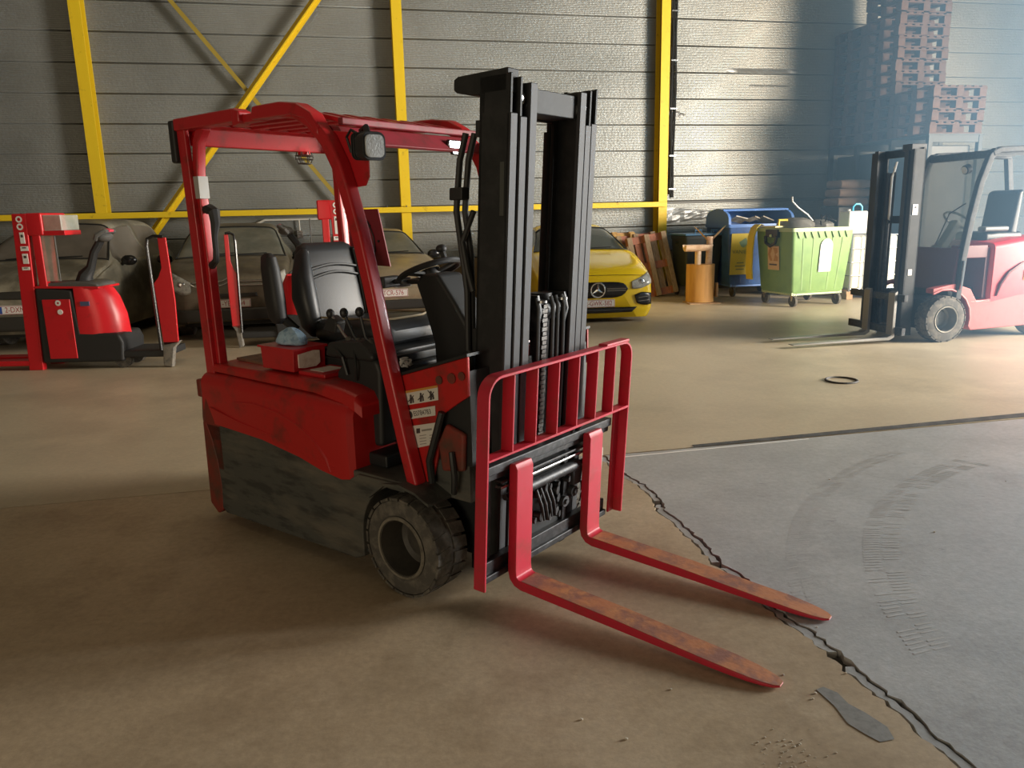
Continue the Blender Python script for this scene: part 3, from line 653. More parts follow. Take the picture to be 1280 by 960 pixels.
for s in (-1, 1): MB().cyl((-.27, s * .215, .1), (-.27, s * .215, 1.95), .034, 16).cyl((-.27, s * .215, 1.95), (-.27, s * .215, 2.05), .022, 12).build('lift_cylinder', mastm, fk, xf=TL)
MB().cyl((-.17, .045, .12), (-.17, .045, 1.22), .042, 18).cyl((-.17, .045, 1.22), (-.17, .045, 1.27), .048, 18).build('free_lift_cylinder', carr, fk, xf=TL)
b = MB()
for y in (-.075, .12): b.prism([(-.23, 1.12), (-.10, 1.12), (-.08, 1.2), (-.10, 1.27), (-.22, 1.27)], y, y + .012)
b.cyl((-.15, -.07, 1.2), (-.15, .12, 1.2), .05, 20); b.build('chain_head', carr, fk, xf=TL)
ch = MB()
for k in range(56):
    z = 1.22 - k * .0195; ch.box(-.112, -.094, -.040 if k % 2 else -.034, -.002 if k % 2 else -.008, z - .008, z + .008)
ch.build('lift_chain', mat('chain_steel', (.09, .085, .08), .4, metal=.6), fk, xf=TL)
for y in (-.085, .02, .055, .10): MB().tube([(-.10, y, 1.26), (-.085, y, 1.22), (-.085, y + .008, .9), (-.085, y, .45)], .008, 8).build('hose', blackp, fk, xf=TL)
MB().cyl((-.085, -.062, 1.25), (-.085, -.062, 1.24), .022, 12).cyl((-.085, .09, 1.25), (-.085, .09, 1.24), .022, 12).build('hose_clamp', chrome, fk, xf=TL)
MB().prism([(-.38, 2.12), (-.36, 2.13), (-.11, 2.135), (-.11, 2.05), (-.245, 2.05), (-.30, 2.055), (-.365, 2.07), (-.38, 2.08)], -.30, -.23).build('top_bracket', mastm, fk, bevel=.006, xf=TL)
MB().box(-.262, -.24, -.30, -.26, 1.9, 1.96).build('rail_lug', mastm, fk, xf=TL)
sticker('rail_label', [(-.135 + .09, 1.60), (-.115 + .09, 1.60), (-.115 + .10, 1.80), (-.135 + .10, 1.80)], mat('grey_print2', (.06, .065, .06), .6), fk, -.3005)
for dx, y in ((0, -.28), (.02, -.25)):
    MB().tube([(-.33 + dx, y, 1.92), (-.36 + dx, y, 1.82), (-.37 + dx, y, 1.7), (-.375 + dx, y, 1.62), (-.34 + dx, y, 1.45), (-.31, y, 1.3), (-.30, y, 1.05)], .013, 8).build('mast_hose', blackp, fk, xf=TL)
MB().cbox((-.365, -.275, 1.69), (.07, .05, .05)).build('hose_bracket', blackp, fk, bevel=.006, xf=TL)
MB().tube([(-.27, -.295, 1.62), (-.33, -.29, 1.5), (-.30, -.29, 1.38), (-.27, -.29, 1.3)], .012, 8).build('mast_hose', blackp, fk, xf=TL)

# --- carriage
cg = MB().box(-.085, -.045, -.47, .48, .555, .625).box(-.05, -.03, -.47, .48, .585, .625)
cgo = cg.build('upper_carriage_bar', carr, fk, bevel=.004, xf=TL)
MB().box(-.085, -.045, -.47, .48, .115, .20).box(-.05, -.03, -.47, .48, .115, .145).build('lower_carriage_bar', carr, fk, bevel=.004, xf=TL)
for y in (-.17, .13): MB().box(-.10, -.06, y, y + .03, .12, .62).build('carriage_upright', carr, fk, bevel=.003, xf=TL)
for y in (-.42, .40): MB().box(-.10, -.065, y, y + .03, .12, .62).build('carriage_upright', carr, fk, bevel=.003, xf=TL)
MB().box(-.10, -.075, -.14, .13, .15, .6).build('carriage_plate', black, fk, xf=TL)
MB().cyl((-.05, -.20, .455), (-.05, .22, .455), .026, 18).cyl((-.05, -.32, .455), (-.05, .33, .455), .014, 12).build('side_shift_cylinder', carr, fk, xf=TL)
for z in (.53, .505): MB().box(-.075, -.035, -.36, .36, z, z + .012).build('slide_strip', chrome if z < .52 else carr, fk, bevel=.003, xf=TL)
b = MB()
rr = random.Random(5)
for k in range(16):
    y = rr.uniform(-.12, .15); z = rr.uniform(.24, .42); b.cyl((-.075, y, z), (-.04, y + .01, z), rr.uniform(.012, .024), rr.choice((6, 6, 14)))
for k in range(4): y = -.10 + k * .03; b.tube([(-.05, y, .42), (-.03, y + .02, .34), (-.045, y + .06, .26)], .008, 6)
b.build('valve_block', carr, fk, xf=TL)
for y, z in ((.12, .30), (.19, .33)): MB().cyl((-.06, y, z), (-.035, y, z), .026, 18).cyl((-.06, y, z), (-.025, y, z), .013, 6).build('carriage_bolt', flange, fk, xf=TL)
MB().prism([(.18, .36), (.24, .36), (.25, .44), (.215, .48), (.17, .44)], -.05, -.035, 'x').build('guard_plate', flange, fk, bevel=.004, xf=TL)
MB().prism([(.36, .33), (.40, .36), (.405, .49), (.385, .51), (.36, .51)], -.04, -.02, 'x').build('lever_plate', mat('pale_plastic', (.5, .5, .42), .5), fk, bevel=.006, xf=TL)
MB().tube([(-.05, .16, .62), (-.04, .17, .67), (-.03, .165, .70)], .008, 6).tube([(-.05, .20, .62), (-.03, .22, .66), (-.03, .24, .68)], .01, 6).build('hose_end', carr, fk, xf=TL)

# --- load backrest cage
hw = .53; x0, x1 = -.028, .030
b = MB()
def corner(s):
    return [(s * (hw - .075) + s * .075 * math.sin(a), .93 + .075 * math.cos(a)) for a in [R(k * 15) for k in range(7)]]
path = [(-hw, .13), (-hw, .93)] + list(reversed(corner(-1)))[1:] + corner(1)[:] + [(hw, .13)]
rings = []
for i, (y, z) in enumerate(path):
    d = Vector(path[min(i + 1, len(path) - 1)]) - Vector(path[max(i - 1, 0)]); d.normalize(); nrm = Vector((-d.y, d.x)) * .006
    rings.append([(x0, y + nrm.x, z + nrm.y), (x1, y + nrm.x, z + nrm.y), (x1, y - nrm.x, z - nrm.y), (x0, y - nrm.x, z - nrm.y)])
b.loft(rings); cgo = b.build('backrest_frame', red_guard, fk, bevel=.002, seg=1, xf=TL)
MB().box(x0, x1, -hw, hw, .675, .687).build('backrest_crossbar', red_guard, fk, bevel=.002, seg=1, xf=TL)
for k in range(6):
    y = -hw + (k + 1) * 2 * hw / 7
    MB().box(x0, x1, y - .005, y + .005, .685, .998).build('backrest_bar', red_guard, fk, bevel=.002, seg=1, xf=TL)
for s in (-1, 1):
    MB().box(-.028, -.016, s * hw, s * (hw - .05), .13, .675).build('backrest_angle', red_guard, fk, bevel=.002, seg=1, xf=TL)
MB().box(-.02, .028, .30, .50, 1.004, 1.02).build('backrest_pad', red_guard, fk, bevel=.004, xf=TL)

# --- forks
def fork(yc):
    wv = .055
    def TF(x, y, z): return TL(x, y, z) if True else 0
    # shank + blade in unrotated frame, rotated about heel by tilt
    ta = math.atan(.048)
    def RX(x, y, z):
        dx, dz = x, z - .06
        return (dx * math.cos(ta) + dz * math.sin(ta) - .015, y, .066 + dz * math.cos(ta) - dx * math.sin(ta))
    b = MB()
    # profile along path with thickness
    outer = [(-.02, .60), (-.022, .59), (-.022, .12)] + [(-.022 + .07 - .07 * math.cos(R(a)), .12 - .07 * math.sin(R(a)) - .0) for a in (30, 60, 90)] + [(.5, .050), (.85, .050), (1.13, .054)]
    inner = [(.008, .605), (.020, .58), (.020, .13)] + [(.045 - .025 * math.cos(R(a)), .115 - .023 * math.sin(R(a))) for a in (30, 60, 90)] + [(.5, .088), (.85, .076), (1.13, .064)]
    rings = []
    hws = [wv * .96, wv, wv, wv, wv, wv, wv, wv]
    for i, (o_, n_) in enumerate(zip(outer, inner)):
        hw_ = wv
        rings.append([(o_[0], yc - hw_, o_[1]), (o_[0], yc + hw_, o_[1]), (n_[0], yc + hw_, n_[1]), (n_[0], yc - hw_, n_[1])])
    rings = rings[:-1]
    for t, hw_, zt, zb in ((.95, wv * .99, .074, .051), (1.03, wv * .90, .070, .052), (1.08, wv * .76, .067, .053), (1.115, wv * .56, .065, .054), (1.135, wv * .30, .063, .056)):
        rings.append([(t, yc - hw_, zb), (t, yc + hw_, zb), (t, yc + hw_, zt), (t, yc - hw_, zt)])
    b.loft(rings)
    o = b.build('fork', red_guard, fk, bevel=.006, seg=2, xf=RX)
    # bare rusty running surface on top of the blade
    t = MB(); rg = []
    for x, hw_, z in [(.050, wv, .094), (.2, wv, .0925), (.5, wv, .0888), (.85, wv, .0768), (.95, wv * .99, .0748), (1.03, wv * .90, .0708), (1.08, wv * .76, .0678), (1.115, wv * .56, .0658), (1.134, wv * .30, .0638)]:
        h2 = hw_ - .003; rg.append([(x, yc - h2, z - .004), (x, yc - h2, z), (x, yc + h2, z), (x, yc + h2, z - .004)])
    t.loft(rg); t.build('rusty_top', rust, o, xf=RX)
    MB().box(-.045, .0, yc - .04, yc + .04, .575, .60).build('fork_hook', carr, o, xf=RX)
fork(-.265); fork(.285)

# --- loose things lying on the truck
cl_ = bpy.data.objects
b = MB(); rr = random.Random(9); rings = []
for j in range(7):
    t = j / 6; rad = .085 * math.sin(math.pi * (0.08 + .92 * (1 - t)) / 2 + .0) ** .6 if t < 1 else .01
    rings.append([(-1.33 + (rad * 1.15 + rr.uniform(-.012, .012)) * math.cos(a), -.38 + (rad * .8 + rr.uniform(-.012, .012)) * math.sin(a), 1.0 + .085 * t + rr.uniform(-.006, .006)) for a in [k * math.pi / 9 for k in range(18)]])
b.loft(rings); o = b.build('cleaning_cloth', mat('blue_tissue', (.36, .52, .66), .85, col2=(.14, .25, .40), scale=25, bump=.5, bscale=40), None, sub=1)
o.matrix_world = Matrix.Translation(FO) @ Matrix.Rotation(FA, 4, 'Z')
tag(o, 'crumpled blue cloth lying in the red box on the foreground forklift hood', 'cloth')
b = MB()
for k in range(4):
    pts = [(-.60 + rr.uniform(-.04, .04), -.30 + rr.uniform(-.04, .04), .945 + rr.uniform(0, .045)) for _ in range(6)]; b.tube(pts, .008, 6)
o = b.build('white_rag', mat('white_rag', (.6, .62, .63), .8), None, sub=1); o.matrix_world = Matrix.Translation(FO) @ Matrix.Rotation(FA, 4, 'Z')
tag(o, 'small crumpled white rag beside the forklift seat, on the footwell edge', 'rag')

# ================================================================ cars
def cr(p0, p1, p2, p3, t):
    return 0.5 * ((2 * p1) + (-p0 + p2) * t + (2 * p0 - 5 * p1 + 4 * p2 - p3) * t * t + (-p0 + 3 * p1 - 3 * p2 + p3) * t ** 3)
def spl(arr, u):
    n = len(arr); i = min(int(u), n - 2); t = u - i
    a = arr[max(i - 1, 0)]; b_ = arr[i]; c = arr[i + 1]; d = arr[min(i + 2, n - 1)]
    return Vector([cr(a[k], b_[k], c[k], d[k], t) for k in range(len(b_))])
plate_m = mat('plate_white', (0.75, 0.74, 0.70), 0.4)
plate_ink = mat('plate_red_ink', (0.35, 0.04, 0.05), 0.5)
blackg = mat('black_gloss', (0.012, 0.012, 0.013), 0.25)
lampg = mat('headlamp_glass', (0.42, 0.42, 0.38), 0.12, col2=(0.2, 0.2, 0.19), scale=14)
cabin = mat('car_cabin_dark', (0.03, 0.03, 0.028), 0.8)
def car(name, label, loc, rz, paint, ST, wsu, roofu, plate=None, plate_z=.5, plate_x=0, lamp=None, grille=None, intake=None, lower=None, wheel_y=.78, wheel_r=.31, emblem=None, mirrors=True, extra=None, lowpaint=None, glass=glass_dark, wheelx=.76, hl=None):
    """front at local y=0 looking to -y; ST rows: y, z bottom, half width, shoulder z, top half width, top z"""
    root = thing(name, label, 'car', loc, rz, None)
    secs = []
    for (y, zb, hw, zs, wt, zt) in ST:
        zm = zb + (zs - zb) * .45
        secs.append([(hw * .93, y, zb), (hw * .99, y, zb + (zs - zb) * .2), (hw, y, zm), (hw * .985, y, zs), (wt * .5 + hw * .48 if zt - zs > .25 else (hw * .94), y, zs + (zt - zs) * .42), (wt, y, zt - (zt - zs) * .08 - .005), (wt * .62, y, zt), (0, y, zt + .012)])
    NU = 8; NV = 5; nu = (len(ST) - 1) * NU + 1; nv = 7 * NV + 1
    G = []
    for i in range(nu):
        u = i / NU
        prof = [spl([s[k] for s in secs], u) for k in range(8)]
        G.append([spl(prof, j / NV) for j in range(nv)])
    def V(i, j, s, ins=0.0):
        p = G[i][j].copy(); p.x *= s
        if ins:
            c = Vector((0, p.y + .25 * (1 if i < nu / 2 else -1), .8)); d = (c - p).normalized(); p += d * ins
        return p
    W0, W1 = wsu; R0, R1 = roofu
    def iswin(i, j):
        u = (i + .5) / NU; v = (j + .5) / NV
        if W0 + .12 < u < W1 - .08 and v > 4.85: return 'windshield'
        if W0 + .75 < u < R1 - .15 and 3.15 < v < 4.75 and not (abs(u - (W1 + (R1 - W1) * .42)) < .07): return 'side_window'
        return None
    B = {'body': MB(), 'windshield': MB(), 'side_window': MB()}
    for s in (-1, 1):
        for key in B:
            b = B[key]; vs = []; idx = {}; fs = []
            for i in range(nu - 1):
                for j in range(nv - 1):
                    w_ = iswin(i, j) or 'body'
                    if w_ != key: continue
                    f = []
                    for (a, c) in ((i, j), (i + 1, j), (i + 1, j + 1), (i, j + 1)):
                        if (a, c) not in idx: idx[(a, c)] = len(vs); vs.append(V(a, c, s, 0.006 if key != 'body' else 0))
                        f.append(idx[(a, c)])
                    fs.append(tuple(f))
            if key == 'side_window' and len(fs):
                b.add(vs, fs)
                part_ = b.build('side_window', glass, root, ang=60); B[key] = MB()
            else: b.add(vs, fs)
    bb = B['body']
    # end caps
    for i in (0, nu - 1):
        ring = [V(i, j, 1) for j in range(nv)] + [V(i, j, -1) for j in range(nv - 2, -1, -1)]
        bb.add(ring, [tuple(range(len(ring)))])
    me_o = bb.build('body', paint, root, ang=50)
    bm = bmesh.new(); bm.from_mesh(me_o.data); bmesh.ops.remove_doubles(bm, verts=bm.verts, dist=.0008); bmesh.ops.triangulate(bm, faces=[f for f in bm.faces if len(f.verts) > 4])
    bmesh.ops.recalc_face_normals(bm, faces=bm.faces); bm.to_mesh(me_o.data); bvh = BVHTree.FromBMesh(bm); bm.free()
    me_o.data.set_sharp_from_angle(angle=R(50))
    md = me_o.modifiers.new('thick', 'SOLIDIFY'); md.thickness = .012; md.offset = -1
    wo_ = B['windshield'].build('windshield', glass, root, ang=60)
    ii = [i for i in range(nu - 1) if iswin(i, nv - 2) == 'windshield']; i0, i1 = ii[0], ii[-1] + 1
    j0 = min(j for j in range(nv - 1) if iswin(ii[len(ii) // 2], j) == 'windshield')
    ring = [V(i0, j, -1) for j in range(j0, nv)] + [V(i0, j, 1) for j in range(nv - 2, j0 - 1, -1)] + [V(i, j0, 1) for i in range(i0 + 1, i1)] + [V(i1, j, 1) for j in range(j0, nv)] + [V(i1, j, -1) for j in range(nv - 2, j0 - 1, -1)] + [V(i, j0, -1) for i in range(i1 - 1, i0, -1)]
    MB().tube(ring, .013, 5, close=True).build('windshield_seal', black, wo_)
    def front(x, z, d=.006):
        h = bvh.ray_cast(Vector((x, -1, z)), Vector((0, 1, 0)))
        y = h[0].y if h[0] else .3
        return (x, y - d, z)
    def patch(nm, top, bot, m, par=root, d=.006, n=14, rows=5, th_=.0):
        """top and bot: lists of (x,z), resampled; drapes over the nose"""
        rings = []
        for i in range(n + 1):
            t = i / n * (len(top) - 1); tb = i / n * (len(bot) - 1)
            a = spl([Vector(p) for p in top], t) if len(top) > 2 else Vector(top[0]).lerp(Vector(top[1]), t)
            c = spl([Vector(p) for p in bot], tb) if len(bot) > 2 else Vector(bot[0]).lerp(Vector(bot[1]), tb)
            rings.append([front(*a.lerp(c, k / rows), d=d) for k in range(rows + 1)])
        b = MB().loft(rings, closed=False, caps=False)
        o = b.build(nm, m, par, ang=60); s_ = o.modifiers.new('th', 'SOLIDIFY'); s_.thickness = .02; s_.offset = 0 if th_ == 0 else 1
        return o
    if hl:
        for s in (-1, 1):
            top, bot = hl
            o = patch('headlamp', [(s * x, z) for x, z in top], [(s * x, z) for x, z in bot], lampg, d=.008)
            cx = sum(x for x, z in top) / len(top); cz = (sum(z for x, z in top) / len(top) + sum(z for x, z in bot) / len(bot)) / 2
            p = Vector(front(s * cx, cz, .016)); MB().ball(tuple(p), (.05, .012, .05), 14, 8).build('lamp_bulb', chrome, o)
    for (nm, top, bot, m, d) in (extra or []): patch(nm, top, bot, m, d=d)
    # plate
    if plate:
        zc = plate_z; xc = plate_x; yp = min(front(xc + dx, zc + dz)[1] for dx in (-.25, 0, .25) for dz in (-.05, .05)) - .012
        po = MB().box(xc - .26, xc + .26, yp - .006, yp + .03, zc - .057, zc + .057).build('number_plate', plate_m, root, bevel=.004)
        MB().box(xc - .255, xc + .255, yp - .0072, yp - .0058, zc - .053, zc + .053).build('plate_border', plate_ink, po)
        MB().box(xc - .249, xc + .249, yp - .0080, yp - .0068, zc - .047, zc + .047).build('plate_field', plate_m, po)
        MB().box(xc - .247, xc - .215, yp - .0088, yp - .0076, zc - .045, zc + .045).build('plate_band', mat('blue_band', (.03, .08, .35), .5), po)
        t = text(plate, 'plate_digits', .098, plate_ink, po, (xc + .015, yp - .0082, zc), (R(90), 0, 0), .0006, sx=.82)
    # wheels and arches
    for s in (-1, 1):
        for wy in (wheel_y, wheel_y + (ST[-1][0] - 1.45)):
            wheel(root, 0, 0, 0, wheel_r, .2, s, wheel_r * .68, 'wheel', hub=rim_m, tread=False) if False else None
            rb = MB(); xf_ = s * (wheelx + .03)
            prof_ = [(wheel_r * .68, 0), (wheel_r * .95, .0), (wheel_r, .02), (wheel_r, .18), (wheel_r * .9, .2)]
            rb.lathe([(a, xf_ - s * t) for a, t in prof_], (0, wy, wheel_r), 'x', 28)
            wo = rb.build('wheel', rubber, root)
            hb = MB(); hb.lathe([(wheel_r * .69, xf_ + s * .002), (wheel_r * .62, xf_ - s * .01), (wheel_r * .56, xf_ - s * .04), (wheel_r * .2, xf_ - s * .02), (.01, xf_ - s * .015)], (0, wy, wheel_r), 'x', 28, close=False)
            hb.build('rim', mat('alloy_rim', (.22, .21, .19), .4, metal=.5), wo)
            am = MB(); pts = [(s * (wheelx + .052 if True else 0), wy + (wheel_r + .045) * math.cos(R(a)), wheel_r + (wheel_r + .045) * math.sin(R(a))) for a in range(-12, 193, 12)]
            am.tube(pts, .022, 6); am.build('wheel_arch', paint if lowpaint is None else lowpaint, root)
            aw = MB(); aw.lathe([(wheel_r + .035, s * (wheelx + .045)), (.01, s * (wheelx + .045))], (0, wy, wheel_r), 'x', 28, close=False); aw.build('wheel_well', cabin, root)
    MB().box(-wheelx + .1, wheelx - .1, .3, ST[-1][0] - .3, .16, .5).build('underbody', cabin, root)
    if mirrors:
        ub = spl([s[3] for s in secs], W0 + .9)
        for s in (-1, 1):
            mb = MB(); c = (s * (ub.x + .11), ub.y - .02, ub.z + .07); mb.ball(c, (.11, .06, .075), 14, 8); mb.tube([(s * (ub.x - .03), ub.y, ub.z - .0), (s * (ub.x + .04), ub.y, ub.z + .04)], .022, 6)
            mb.build('wing_mirror', blackg, root)
    # wipers
    wb = MB(); a = spl([s[6] for s in secs], W0 + .18); wb.tube([(-.5, a.y - .03, a.z + .0), (0.05, a.y - .04, a.z + .035)], .008, 5).tube([(.05, a.y - .03, a.z + .01), (.5, a.y - .02, a.z + .02)], .008, 5); wb.build('wiper', black, root)
    root['_'] = 0; del root['_']
    return root, front, patch

dust = mat('dusty_brown_paint', (0.105, 0.088, 0.062), 0.45, col2=(0.24, 0.205, 0.145), scale=1.6, lo=0.42, hi=0.7, metal=.3)
dust1 = mat('dusty_grey_paint', (0.14, 0.128, 0.095), 0.5, col2=(0.36, 0.33, 0.25), scale=1.3, lo=0.42, hi=0.62, metal=.2)
champ = mat('dusty_champagne_paint', (0.46, 0.38, 0.26), 0.35, col2=(0.28, 0.235, 0.16), scale=2, lo=0.45, hi=0.7, metal=.45)
dark_low = mat('dark_bumper', (0.03, 0.028, 0.024), 0.5)
ypaint = mat('yellow_car_paint', (0.80, 0.55, 0.012), 0.25, coat=.6)

# far left minivan
ST1 = [(0.0, .24, .62, .60, .50, .72), (.06, .20, .78, .68, .62, .84), (.22, .18, .86, .82, .76, .96), (.48, .18, .89, .94, .80, 1.05), (.72, .18, .90, 1.00, .81, 1.13), (1.10, .18, .90, 1.04, .70, 1.42), (1.55, .18, .90, 1.05, .57, 1.63), (2.4, .18, .90, 1.06, .58, 1.68), (3.2, .2, .87, 1.05, .58, 1.60), (3.55, .25, .82, 1.0, .55, 1.2), (3.62, .3, .75, .8, .5, 1.0)]
r1, f1, p1 = car('minivan', 'dusty grey minivan parked at far left behind the red pallet truck with the mast screen', (-6.27, 9.9, 0), R(5), dust1, ST1, (4, 6), (5, 8),
    plate='2-DXN-418', plate_z=.56, plate_x=-.02, glass=mat('dusty_van_glass', (.13, .115, .095), .5, col2=(.17, .15, .125), scale=2), wheel_y=.82, hl=([(.50, .80), (.62, .86), (.76, .90)], [(.50, .68), (.62, .70), (.78, .76)]),
    extra=[('lower_grille', [(-.6, .47), (0, .47), (.6, .47)], [(-.55, .28), (0, .28), (.55, .28)], dark_low, .004), ('grille', [(-.42, .78), (0, .79), (.42, .78)], [(-.38, .70), (0, .69), (.38, .70)], dark_low, .004)])
# compact brown car with chevrons
ST2 = [(0.0, .25, .60, .58, .45, .68), (.06, .20, .76, .66, .60, .84), (.22, .18, .83, .80, .70, .96), (.55, .18, .86, .92, .74, 1.04), (.80, .18, .865, .98, .74, 1.09), (1.25, .18, .87, 1.02, .67, 1.34), (1.75, .18, .87, 1.04, .60, 1.53), (2.4, .18, .87, 1.05, .60, 1.57), (3.1, .2, .85, 1.04, .58, 1.50), (3.45, .25, .80, 1.0, .55, 1.15), (3.52, .3, .73, .8, .5, 1.0)]
r2_, f2, p2 = car('hatchback', 'dusty dark brown hatchback with chrome double-chevron grille behind the forklift rear post', (-3.86, 10.66, 0), R(15), dust, ST2, (4, 6), (5, 8),
    plate='1-YBL-254', plate_z=.50, wheel_y=.76, hl=([(.50, .80), (.62, .87), (.74, .93)], [(.50, .66), (.62, .64), (.77, .74)]),
    extra=[('bumper_lower', [(-.80, .44), (-.4, .43), (0, .43), (.4, .43), (.8, .44)], [(-.76, .24), (0, .24), (.76, .24)], dark_low, .012), ('lower_grille', [(-.35, .64), (0, .635), (.35, .64)], [(-.36, .585), (0, .58), (.36, .585)], dark_low, .006)])
def bars(root, front, segs, m, name, r=.008):
    o = None
    for pts in segs:
        b = MB(); n = 10; P = []
        for i in range(n + 1):
            t = i / n * (len(pts) - 1); k = min(int(t), len(pts) - 2); a = Vector(pts[k]).lerp(Vector(pts[k + 1]), t - k); P.append(front(a.x, a.y, .014))
        b.tube(P, r, 6); o = b.build(name, m, root)
    return o
bars(r2_, f2, [[(-.47, .80), (-.12, .80), (0, .855), (.12, .80), (.47, .80)], [(-.45, .745), (-.12, .745), (0, .80), (.12, .745), (.45, .745)]], chrome, 'chevron_bar', .013)
bars(r2_, f2, [[(-.47, .80), (-.50, .775), (-.45, .745)], [(.47, .80), (.50, .775), (.45, .745)]], chrome, 'grille_end', .008)
# champagne coupe
ST3 = [(0.0, .22, .62, .55, .45, .62), (.07, .18, .80, .62, .60, .76), (.28, .16, .86, .74, .72, .87), (.8, .16, .88, .86, .74, .97), (1.25, .16, .88, .92, .72, 1.03), (1.75, .16, .885, .94, .64, 1.24), (2.25, .16, .885, .95, .58, 1.39), (2.6, .16, .885, .95, .57, 1.42), (3.05, .18, .87, .94, .56, 1.30), (3.4, .22, .82, .92, .6, 1.02), (3.48, .3, .74, .7, .5, .9)]
r3, f3, p3 = car('coupe', 'pale champagne coupe parked behind the forklift steering wheel', (-1.74, 11.2, 0), R(16), champ, ST3, (4, 6), (5, 8),
    plate='1-TCR-576', plate_z=.54, wheel_y=.80, hl=([(.42, .76), (.56, .80), (.74, .82)], [(.42, .67), (.56, .655), (.78, .70)]),
    extra=[('lower_grille', [(-.70, .42), (-.3, .44), (0, .44), (.3, .44), (.70, .42)], [(-.55, .30), (0, .30), (.55, .30)], dark_low, .006), ('kidney_grille', [(.06, .74), (.18, .75), (.32, .745)], [(.06, .63), (.18, .625), (.30, .635)], blackg, .006), ('kidney_grille', [(-.06, .74), (-.18, .75), (-.32, .745)], [(-.06, .63), (-.18, .625), (-.30, .635)], blackg, .006),
           ('bumper_lip', [(-.80, .24), (0, .24), (.80, .24)], [(-.76, .175), (0, .175), (.76, .175)], dark_low, .012)])
bars(r3, f3, [[(.06, .745), (.18, .757), (.33, .75), (.31, .63), (.18, .618), (.05, .625), (.06, .745)], [(-.06, .745), (-.18, .757), (-.33, .75), (-.31, .63), (-.18, .618), (-.05, .625), (-.06, .745)]], chrome, 'kidney_rim', .007)
# yellow hatchback
ST4 = [(0.0, .07, .64, .50, .42, .58), (.07, .07, .83, .56, .58, .72), (.30, .12, .88, .66, .70, .83), (.8, .12, .90, .80, .74, .93), (1.2, .12, .90, .90, .74, 1.01), (1.7, .12, .90, .94, .64, 1.24), (2.15, .12, .90, .95, .58, 1.38), (2.7, .12, .90, .96, .57, 1.42), (3.25, .15, .88, .95, .56, 1.34), (3.6, .2, .84, .92, .6, 1.05), (3.68, .3, .76, .7, .5, .9)]
r4, f4, p4 = car('sports_hatchback', 'bright yellow hatchback with round chrome star badge behind the black mast', (1.30, 11.45, 0), R(6), ypaint, ST4, (4, 6), (5, 8),
    plate='2-GWK-582', plate_z=.29, wheel_y=.82, hl=([(.52, .60), (.66, .655), (.82, .72)], [(.52, .50), (.66, .50), (.84, .565)]),
    extra=[('grille', [(-.46, .50), (-.36, .59), (0, .605), (.36, .59), (.46, .50)], [(-.46, .49), (-.34, .385), (0, .37), (.34, .385), (.46, .49)], blackg, .006),
           ('lower_grille', [(-.60, .225), (0, .225), (.60, .225)], [(-.52, .15), (0, .145), (.52, .15)], blackg, .008),
           ('side_intake', [(.56, .40), (.68, .44), (.83, .42)], [(.60, .28), (.70, .25), (.83, .25)], blackg, .008), ('side_intake', [(-.56, .40), (-.68, .44), (-.83, .42)], [(-.60, .28), (-.70, .25), (-.83, .25)], blackg, .008)],
    mirrors=False, lowpaint=ypaint, glass=mat('dark_glass', (.05, .06, .055), .1))
bars(r4, f4, [[(-.43, .505), (-.14, .505)], [(.14, .505), (.43, .505)], [(-.43, .475), (-.14, .475)], [(.14, .475), (.43, .475)]], chrome, 'grille_bar', .009)
bars(r4, f4, [[(.62, .36), (.80, .38)], [(.62, .31), (.80, .32)], [(-.62, .36), (-.80, .38)], [(-.62, .31), (-.80, .32)]], chrome, 'intake_fin', .008)
bars(r4, f4, [[(-.56, .19), (0, .185), (.56, .19)]], flange, 'lower_bar', .012)
bars(r4, f4, [[(-.78, .68), (-.4, .70), (0, .705), (.4, .70), (.78, .68)]], black, 'hood_gap', .003)
def star(par, c, r, m):
    b = MB(); cx, cy, cz = c
    b.tube([(cx + r * math.cos(k * math.pi / 14), cy, cz + r * math.sin(k * math.pi / 14)) for k in range(28)], .012, 6, close=True)
    o = b.build('star_badge', m, par)
    for a in (90, 210, 330):
        p = Vector((math.cos(R(a)), 0, math.sin(R(a)))); q = Vector((-math.sin(R(a)), 0, math.cos(R(a)))); cc = Vector(c)
        MB().add([cc + q * .022 * 1, cc - q * .022, cc + p * r, cc + Vector((0, -.018, 0)), cc + Vector((0, .01, 0))], [(0, 2, 3), (2, 1, 3), (1, 0, 3), (0, 4, 2), (2, 4, 1), (1, 4, 0)]).build('star_ray', m, o, smooth=False)
    MB().cyl((cx, cy + .006, cz), (cx, cy + .016, cz), r, 28).build('badge_disc', blackg, o)
y_ = f4(0, .49)[1]; star(r4, (0, y_ - .03, .49), .105, mat('badge_chrome', (.75, .75, .75), .15, metal=.9))

